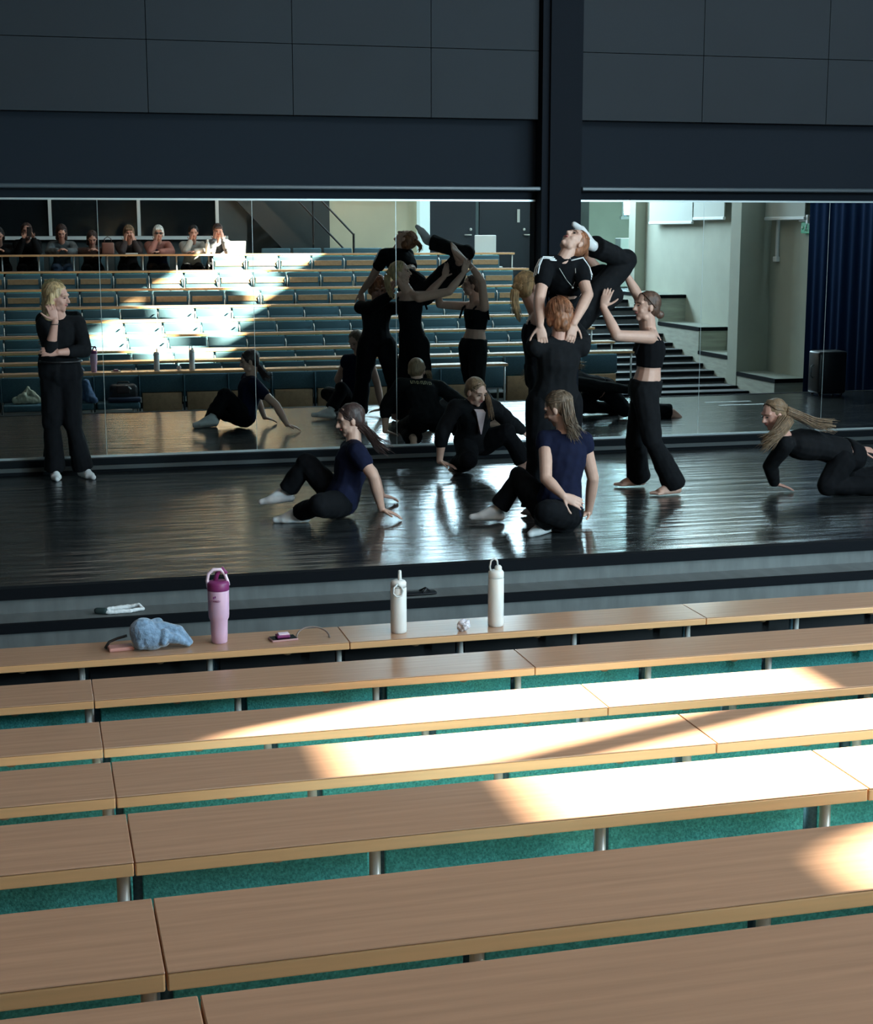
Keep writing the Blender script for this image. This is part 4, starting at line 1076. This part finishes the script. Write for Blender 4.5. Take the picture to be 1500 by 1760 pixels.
# crumpled paper
bm = bmesh.new(); bmesh.ops.create_icosphere(bm, subdivisions=3, radius=.027)
for v in bm.verts: v.co *= 1 + .45*noise.noise(v.co*70 + Vector((3, 1, 2))) + .12*noise.noise(v.co*160)
for v in bm.verts: v.co += Vector((1.782, -6.815, ZD + .0265))
tag(obj('paper_ball', bm, mat('white_paper', (.66, .64, .70), .8)), 'small crumpled white paper ball between the two white bottles', 'paper')
# phone with wallet on the desk
e = empty('phone', (.985, -6.76, ZD), 'pink phone lying flat on the front desk beside a grey hairband', 'phone', rz=.12)
bm = bmesh.new(); box(bm, -.058, .058, -.036, .036, 0, .009); bevel_all(bm, .003, 2); obj('phone_body', bm, mat('rose_case', (.50, .28, .28), .4), e)
bm = bmesh.new(); box(bm, -.054, .054, -.033, .033, .009, .0105); obj('screen', bm, MT['glass_black'], e)
e = empty('purse', (.985, -6.755, ZD + .0106), 'small plum and white purse lying on the pink phone', 'purse', rz=.05)
bm = bmesh.new(); box(bm, -.030, .028, -.024, .024, 0, .012); bevel_all(bm, .004, 2); obj('purse_body', bm, PLUM, e)
bm = bmesh.new(); box(bm, -.022, .026, -.020, .018, .012, .018); bevel_all(bm, .003, 2); obj('flap', bm, PALEPINK, e)
# hairband standing on the desk
bm = bmesh.new(); c = Vector((1.115, -6.735, ZD + .004)); pts = []
for i in range(27):
    t = -.25 + (PI + .5)*i/26; pts.append(c + Vector((math.cos(t)*.072, -.035 + math.sin(t)*.058, .0 + max(0, math.sin(t))*.032)))
tube(bm, pts, .0038, n=8)
tag(obj('hairband', bm, mat('taupe_hairband', (.20, .15, .13), .35), smooth=True), 'thin taupe hairband resting on the front desk right of the phone', 'hairband')
# fleece bundle
BLUE = mat('blue_fleece', (.20, .32, .47), .95, noise_amt=.25, noise_scale=(60, 60, 60), bump=.8, sheen=.5)
bm = bmesh.new(); c0 = Vector((.425, -6.765, ZD))
for (dx, dy, dz, rx, ry, rz) in ((-.01, 0, .052, .078, .060, .058), (-.035, .0, .080, .060, .055, .058), (.02, .01, .075, .045, .045, .040), (.045, .0, .040, .035, .045, .036), (-.05, -.01, .038, .03, .045, .036)):
    ellipsoid(bm, c0 + Vector((dx, dy, dz)), Vector((rx, 0, 0)), Vector((0, ry, 0)), Vector((0, 0, rz)))
for (a, b2, r1, r2) in (((.04, .01, .085), (.11, .0, .070), .030, .026), ((.11, 0, .070), (.160, -.01, .022), .026, .012), ((.03, -.02, .055), (.10, -.03, .045), .028, .022), ((.10, -.03, .045), (.150, -.02, .014), .020, .010), ((-.06, .03, .08), (.03, .03, .105), .024, .022), ((.045, -.05, .04), (.052, -.035, .075), .016, .018)):
    capsule(bm, c0 + Vector(a), r1, c0 + Vector(b2), r2)
me = remesh(bm, .004, 5, .0028, 16, 6)
for v in me.vertices: v.co.z = max(v.co.z, ZD + .0005)
o = link('fleece_jacket', me, BLUE, None, True); tag(o, 'crumpled light blue fleece lying on the left end of the front desk', 'jacket')
e = empty('glasses_case', (.287, -6.745, ZD), 'pale pink case with dark cord under the blue fleece', 'case', rz=.1)
bm = bmesh.new(); box(bm, -.045, .06, -.035, .035, 0, .016); bevel_all(bm, .005, 2); obj('case_body', bm, mat('salmon_case', (.62, .30, .26), .5), e)
bm = bmesh.new(); tube(bm, [(-.055, .02, .006), (-.035, .03, .03), (0, .03, .042), (.04, .03, .05)], .006, n=8); obj('dark_cord', bm, H_BLK, e, True)
# cap and flip-flop on the upper step
bm = bmesh.new(); c0 = Vector((.40, -4.475, -.1430))
for (a, b2, r1, r2) in (((-.11, 0, .012), (-.06, .0, .014), .015, .014), ((-.07, -.03, .012), (.06, -.03, .012), .012, .012), ((-.06, .04, .014), (.05, .045, .018), .013, .015), ((.05, .045, .018), (.11, .03, .032), .014, .010), ((.11, .03, .032), (.13, -.01, .016), .010, .010), ((.13, -.01, .016), (.05, -.03, .012), .010, .011)):
    capsule(bm, c0 + Vector(a), r1, c0 + Vector(b2), r2)
me = remesh(bm, .004, 1, .003, 40, 3)
for v in me.vertices: v.co.z = max(v.co.z, -.1425)
me.materials.append(WHITE)
o = bpy.data.objects.new('rolled_cloth', me); COL.objects.link(o); tag(o, 'small rolled white cloth with a dark end lying on the upper step', 'cloth')
bm = bmesh.new(); capsule(bm, c0 + Vector((-.125, .0, .017)), .018, c0 + Vector((-.085, -.02, .018)), .019); obj('dark_end', bm, mat('dark_green_cloth', (.02, .04, .04), .9), o, True)
bm = bmesh.new(); box(bm, -.12, .12, -.04, .04, 0, .014)
for v in bm.verts: v.co.x += .0
bevel_all(bm, .012, 3)
e = empty('flip_flop', (2.14, -4.475, -.1428), 'black flip-flop lying on the upper step behind the shorter bottle', 'flip-flop', rz=.05)
obj('sole', bm, MT['plastic_black'], e, True)
bm = bmesh.new(); tube(bm, [(.03, -.035, .012), (.06, -.01, .034), (.085, 0, .016)], .006, n=6); tube(bm, [(.03, .035, .012), (.06, .01, .034), (.085, 0, .016)], .006, n=6); obj('thong_strap', bm, MT['plastic_black'], e, True)

# bags on the front-row seats (seen in the mirror)
zs = ROW_Z[0] - .335
CREAM = mat('cream_cloth', (.56, .55, .42), .9, noise_amt=.1, noise_scale=(9, 9, 9))
bm = bmesh.new(); c0 = Vector((-.12, -6.36, zs))
for (a, b2, r1, r2) in (((-.13, 0, .04), (.0, 0, .05), .045, .055), ((0, 0, .05), (.14, .02, .03), .055, .032), ((-.02, -.03, .09), (.02, -.03, .18), .045, .028), ((.02, -.03, .18), (.09, 0, .09), .026, .03), ((.09, 0, .09), (.17, .02, .03), .03, .028), ((-.10, .02, .07), (-.03, .02, .11), .03, .03)):
    capsule(bm, c0 + Vector(a), r1, c0 + Vector(b2), r2)
me = remesh(bm, .007, 2, .014, 16, 2)
for v in me.vertices: v.co.z = max(v.co.z, zs)
tag(link('tote_bag', me, CREAM, None, True), 'crumpled cream tote bag lying on a front-row seat, seen in the mirror', 'bag')
bm = bmesh.new()
for (a, b2, r1, r2) in (((.60, -6.40, zs + .23), (.64, -6.30, zs + .05), .05, .07), ((.64, -6.30, zs + .05), (.70, -6.2, zs + .035), .06, .035), ((.52, -6.42, zs + .10), (.62, -6.33, zs + .04), .05, .05)):
    capsule(bm, a, r1, b2, r2)
me = remesh(bm, .008, 2, .014, 14, 4)
for v in me.vertices: v.co.z = max(v.co.z, zs)
tag(link('jeans', me, JEANS, None, True), 'blue denim jeans piled on a front-row seat behind the teacher, seen in the mirror', 'jeans')
e = empty('rucksack', (1.05, -6.38, zs), 'black rucksack with small white tag on a front-row seat, seen in the mirror', 'bag')
bm = bmesh.new(); box(bm, -.17, .17, -.10, .10, 0.0, .21); bevel_all(bm, .05, 3); o = obj('bag_body', bm, mat('black_nylon', (.012, .013, .016), .5), e, True)
bm = bmesh.new(); box(bm, -.09, .07, .10, .125, .10, .20); bevel_all(bm, .012, 2); obj('front_pocket', bm, mat('brown_pocket', (.05, .03, .03), .6), e, True)
bm = bmesh.new(); tube(bm, [(-.08, 0, .20), (-.06, 0, .235), (.06, 0, .235), (.08, 0, .20)], .010, n=6); obj('grab_handle', bm, MT['plastic_black'], e, True)
bm = bmesh.new(); tube(bm, [(.02, .10, .20), (.06, .12, .18), (.085, .13, .155)], .010, n=6); obj('white_tag', bm, WHITE, e, True)
bm = bmesh.new(); box(bm, -.20, .20, .07, .20, 0.0, .055); bevel_all(bm, .02, 2); o = obj('dark_scarf', bm, mat('navy_knit', (.02, .03, .06), .9), None, True); o.location = (1.05, -6.38, zs); tag(o, 'folded dark navy cloth in front of the black rucksack, seen in the mirror', 'cloth')

# on the top desk
def on_top(px, y=13.32): p = atm(px, 437, y); return Vector((p.x, -y, ZT))
e = empty('handbag', on_top(186) + Vector((0, -.02, 0)), 'tan brown handbag on the top desk between two audience members', 'bag')
bm = bmesh.new(); box(bm, -.10, .10, -.05, .05, 0, .19); bevel_all(bm, .02, 2); obj('bag_body', bm, mat('tan_leather', (.20, .09, .07), .5), e, True)
bm = bmesh.new(); tube(bm, [(-.06, 0, .18), (-.055, 0, .25), (0, 0, .285), (.055, 0, .25), (.06, 0, .18)], .008, n=6); obj('strap', bm, mat('dark_leather', (.06, .03, .03), .5), e, True)
p = on_top(226, 13.25); bm = bmesh.new(); box(bm, -.10, .10, -.07, .07, 0, .018); bevel_all(bm, .003, 1); o = obj('notebook', bm, MT['white_plastic']); o.location = p; tag(o, 'open white notebook on the top desk before the light-brown-haired woman', 'notebook')
e = empty('drink_bottle', on_top(357, 13.30), 'white bottle standing in the sun on the top desk', 'bottle')
bm = bmesh.new(); lathe(bm, (0, 0, 0), [(.034, 0), (.036, .01), (.036, .16), (.020, .20)]); obj('bottle_body', bm, MT['white_plastic'], e, True)
bm = bmesh.new(); lathe(bm, (0, 0, 0), [(.016, .20), (.018, .205), (.018, .235), (.012, .24)]); obj('cap', bm, MT['white_plastic'], e, True)
e = empty('laptop', on_top(405, 13.34), 'open white laptop on the top desk at the right end of the audience', 'laptop')
bm = bmesh.new(); box(bm, -.15, .15, -.11, .11, 0, .016); bevel_all(bm, .004, 1); obj('keyboard_base', bm, MT['white_plastic'], e)
bm = bmesh.new(); box(bm, -.15, .15, -.004, .004, 0, .21); bevel_all(bm, .003, 1); o = obj('screen_lid', bm, MT['white_plastic'], e); o.location = (0, .11, .012); o.rotation_euler = (-.35, 0, 0)
# white chair at the right end behind the top desk
p = atm(837, 437, 13.75)
e = empty('chair', (p.x, -13.85, .908), 'white plastic chair behind the right end of the top desk', 'chair')
bm = bmesh.new(); box(bm, -.20, .20, -.03, 0, .62, 1.02); bevel_all(bm, .012, 2)
o = obj('backrest', bm, MT['white_plastic'], e); 
bm = bmesh.new(); box(bm, -.21, .21, -.02, .38, .44, .47); bevel_all(bm, .01, 2); obj('seat', bm, MT['white_plastic'], e)
for x, y in ((-.17, 0), (.17, 0), (-.17, .34), (.17, .34)):
    bm = bmesh.new(); tube(bm, [(x, y, 0), (x, y, .45)] if y else [(x, y, 0), (x, y - .01, .65)], .012, n=8); obj('leg', bm, MT['steel'], e, True)
# black suitcase at the curtain and thin white strips on the stage floor
e = empty('flight_case', (9.42, -3.95, 0), 'black case standing on the stage in front of the blue curtain, seen in the mirror', 'case')
bm = bmesh.new(); box(bm, -.19, .19, -.14, .14, .03, .55); bevel_all(bm, .03, 3); obj('case_body', bm, MT['plastic_black'], e, True)
bm = bmesh.new(); tube(bm, [(-.19, 0, .22), (-.22, 0, .24), (-.22, 0, .36), (-.19, 0, .38)], .008, n=6); obj('side_handle', bm, MT['rail'], e, True)
for x in (-.14, .14):
    for y in (-.10, .10):
        bm = bmesh.new(); ellipsoid(bm, (x, y, .016), Vector((.02, 0, 0)), Vector((0, .016, 0)), Vector((0, 0, .016))); obj('wheel', bm, MT['plastic_black'], e, True)
for px0, px1, py, lab in ((1212, 1300, 692, 'thin white strip on the stage floor, the longer one'), (1236, 1352, 697, 'thin white strip on the stage floor, nearer the mirror')):
    v0 = RW @ np.array([px0 - CX, py - CY, FPX]); v1 = RW @ np.array([px1 - CX, py - CY, FPX])
    s0 = -CAM_H/v0[2]; s1 = -CAM_H/v1[2]; d = s0*v0[1] - M_DIST
    bm = bmesh.new(); box(bm, v0[0]*s0, v1[0]*s1, -d - .03, -d + .03, .0005, .003)
    tag(obj('floor_strip', bm, MT['white']), lab, 'tape')
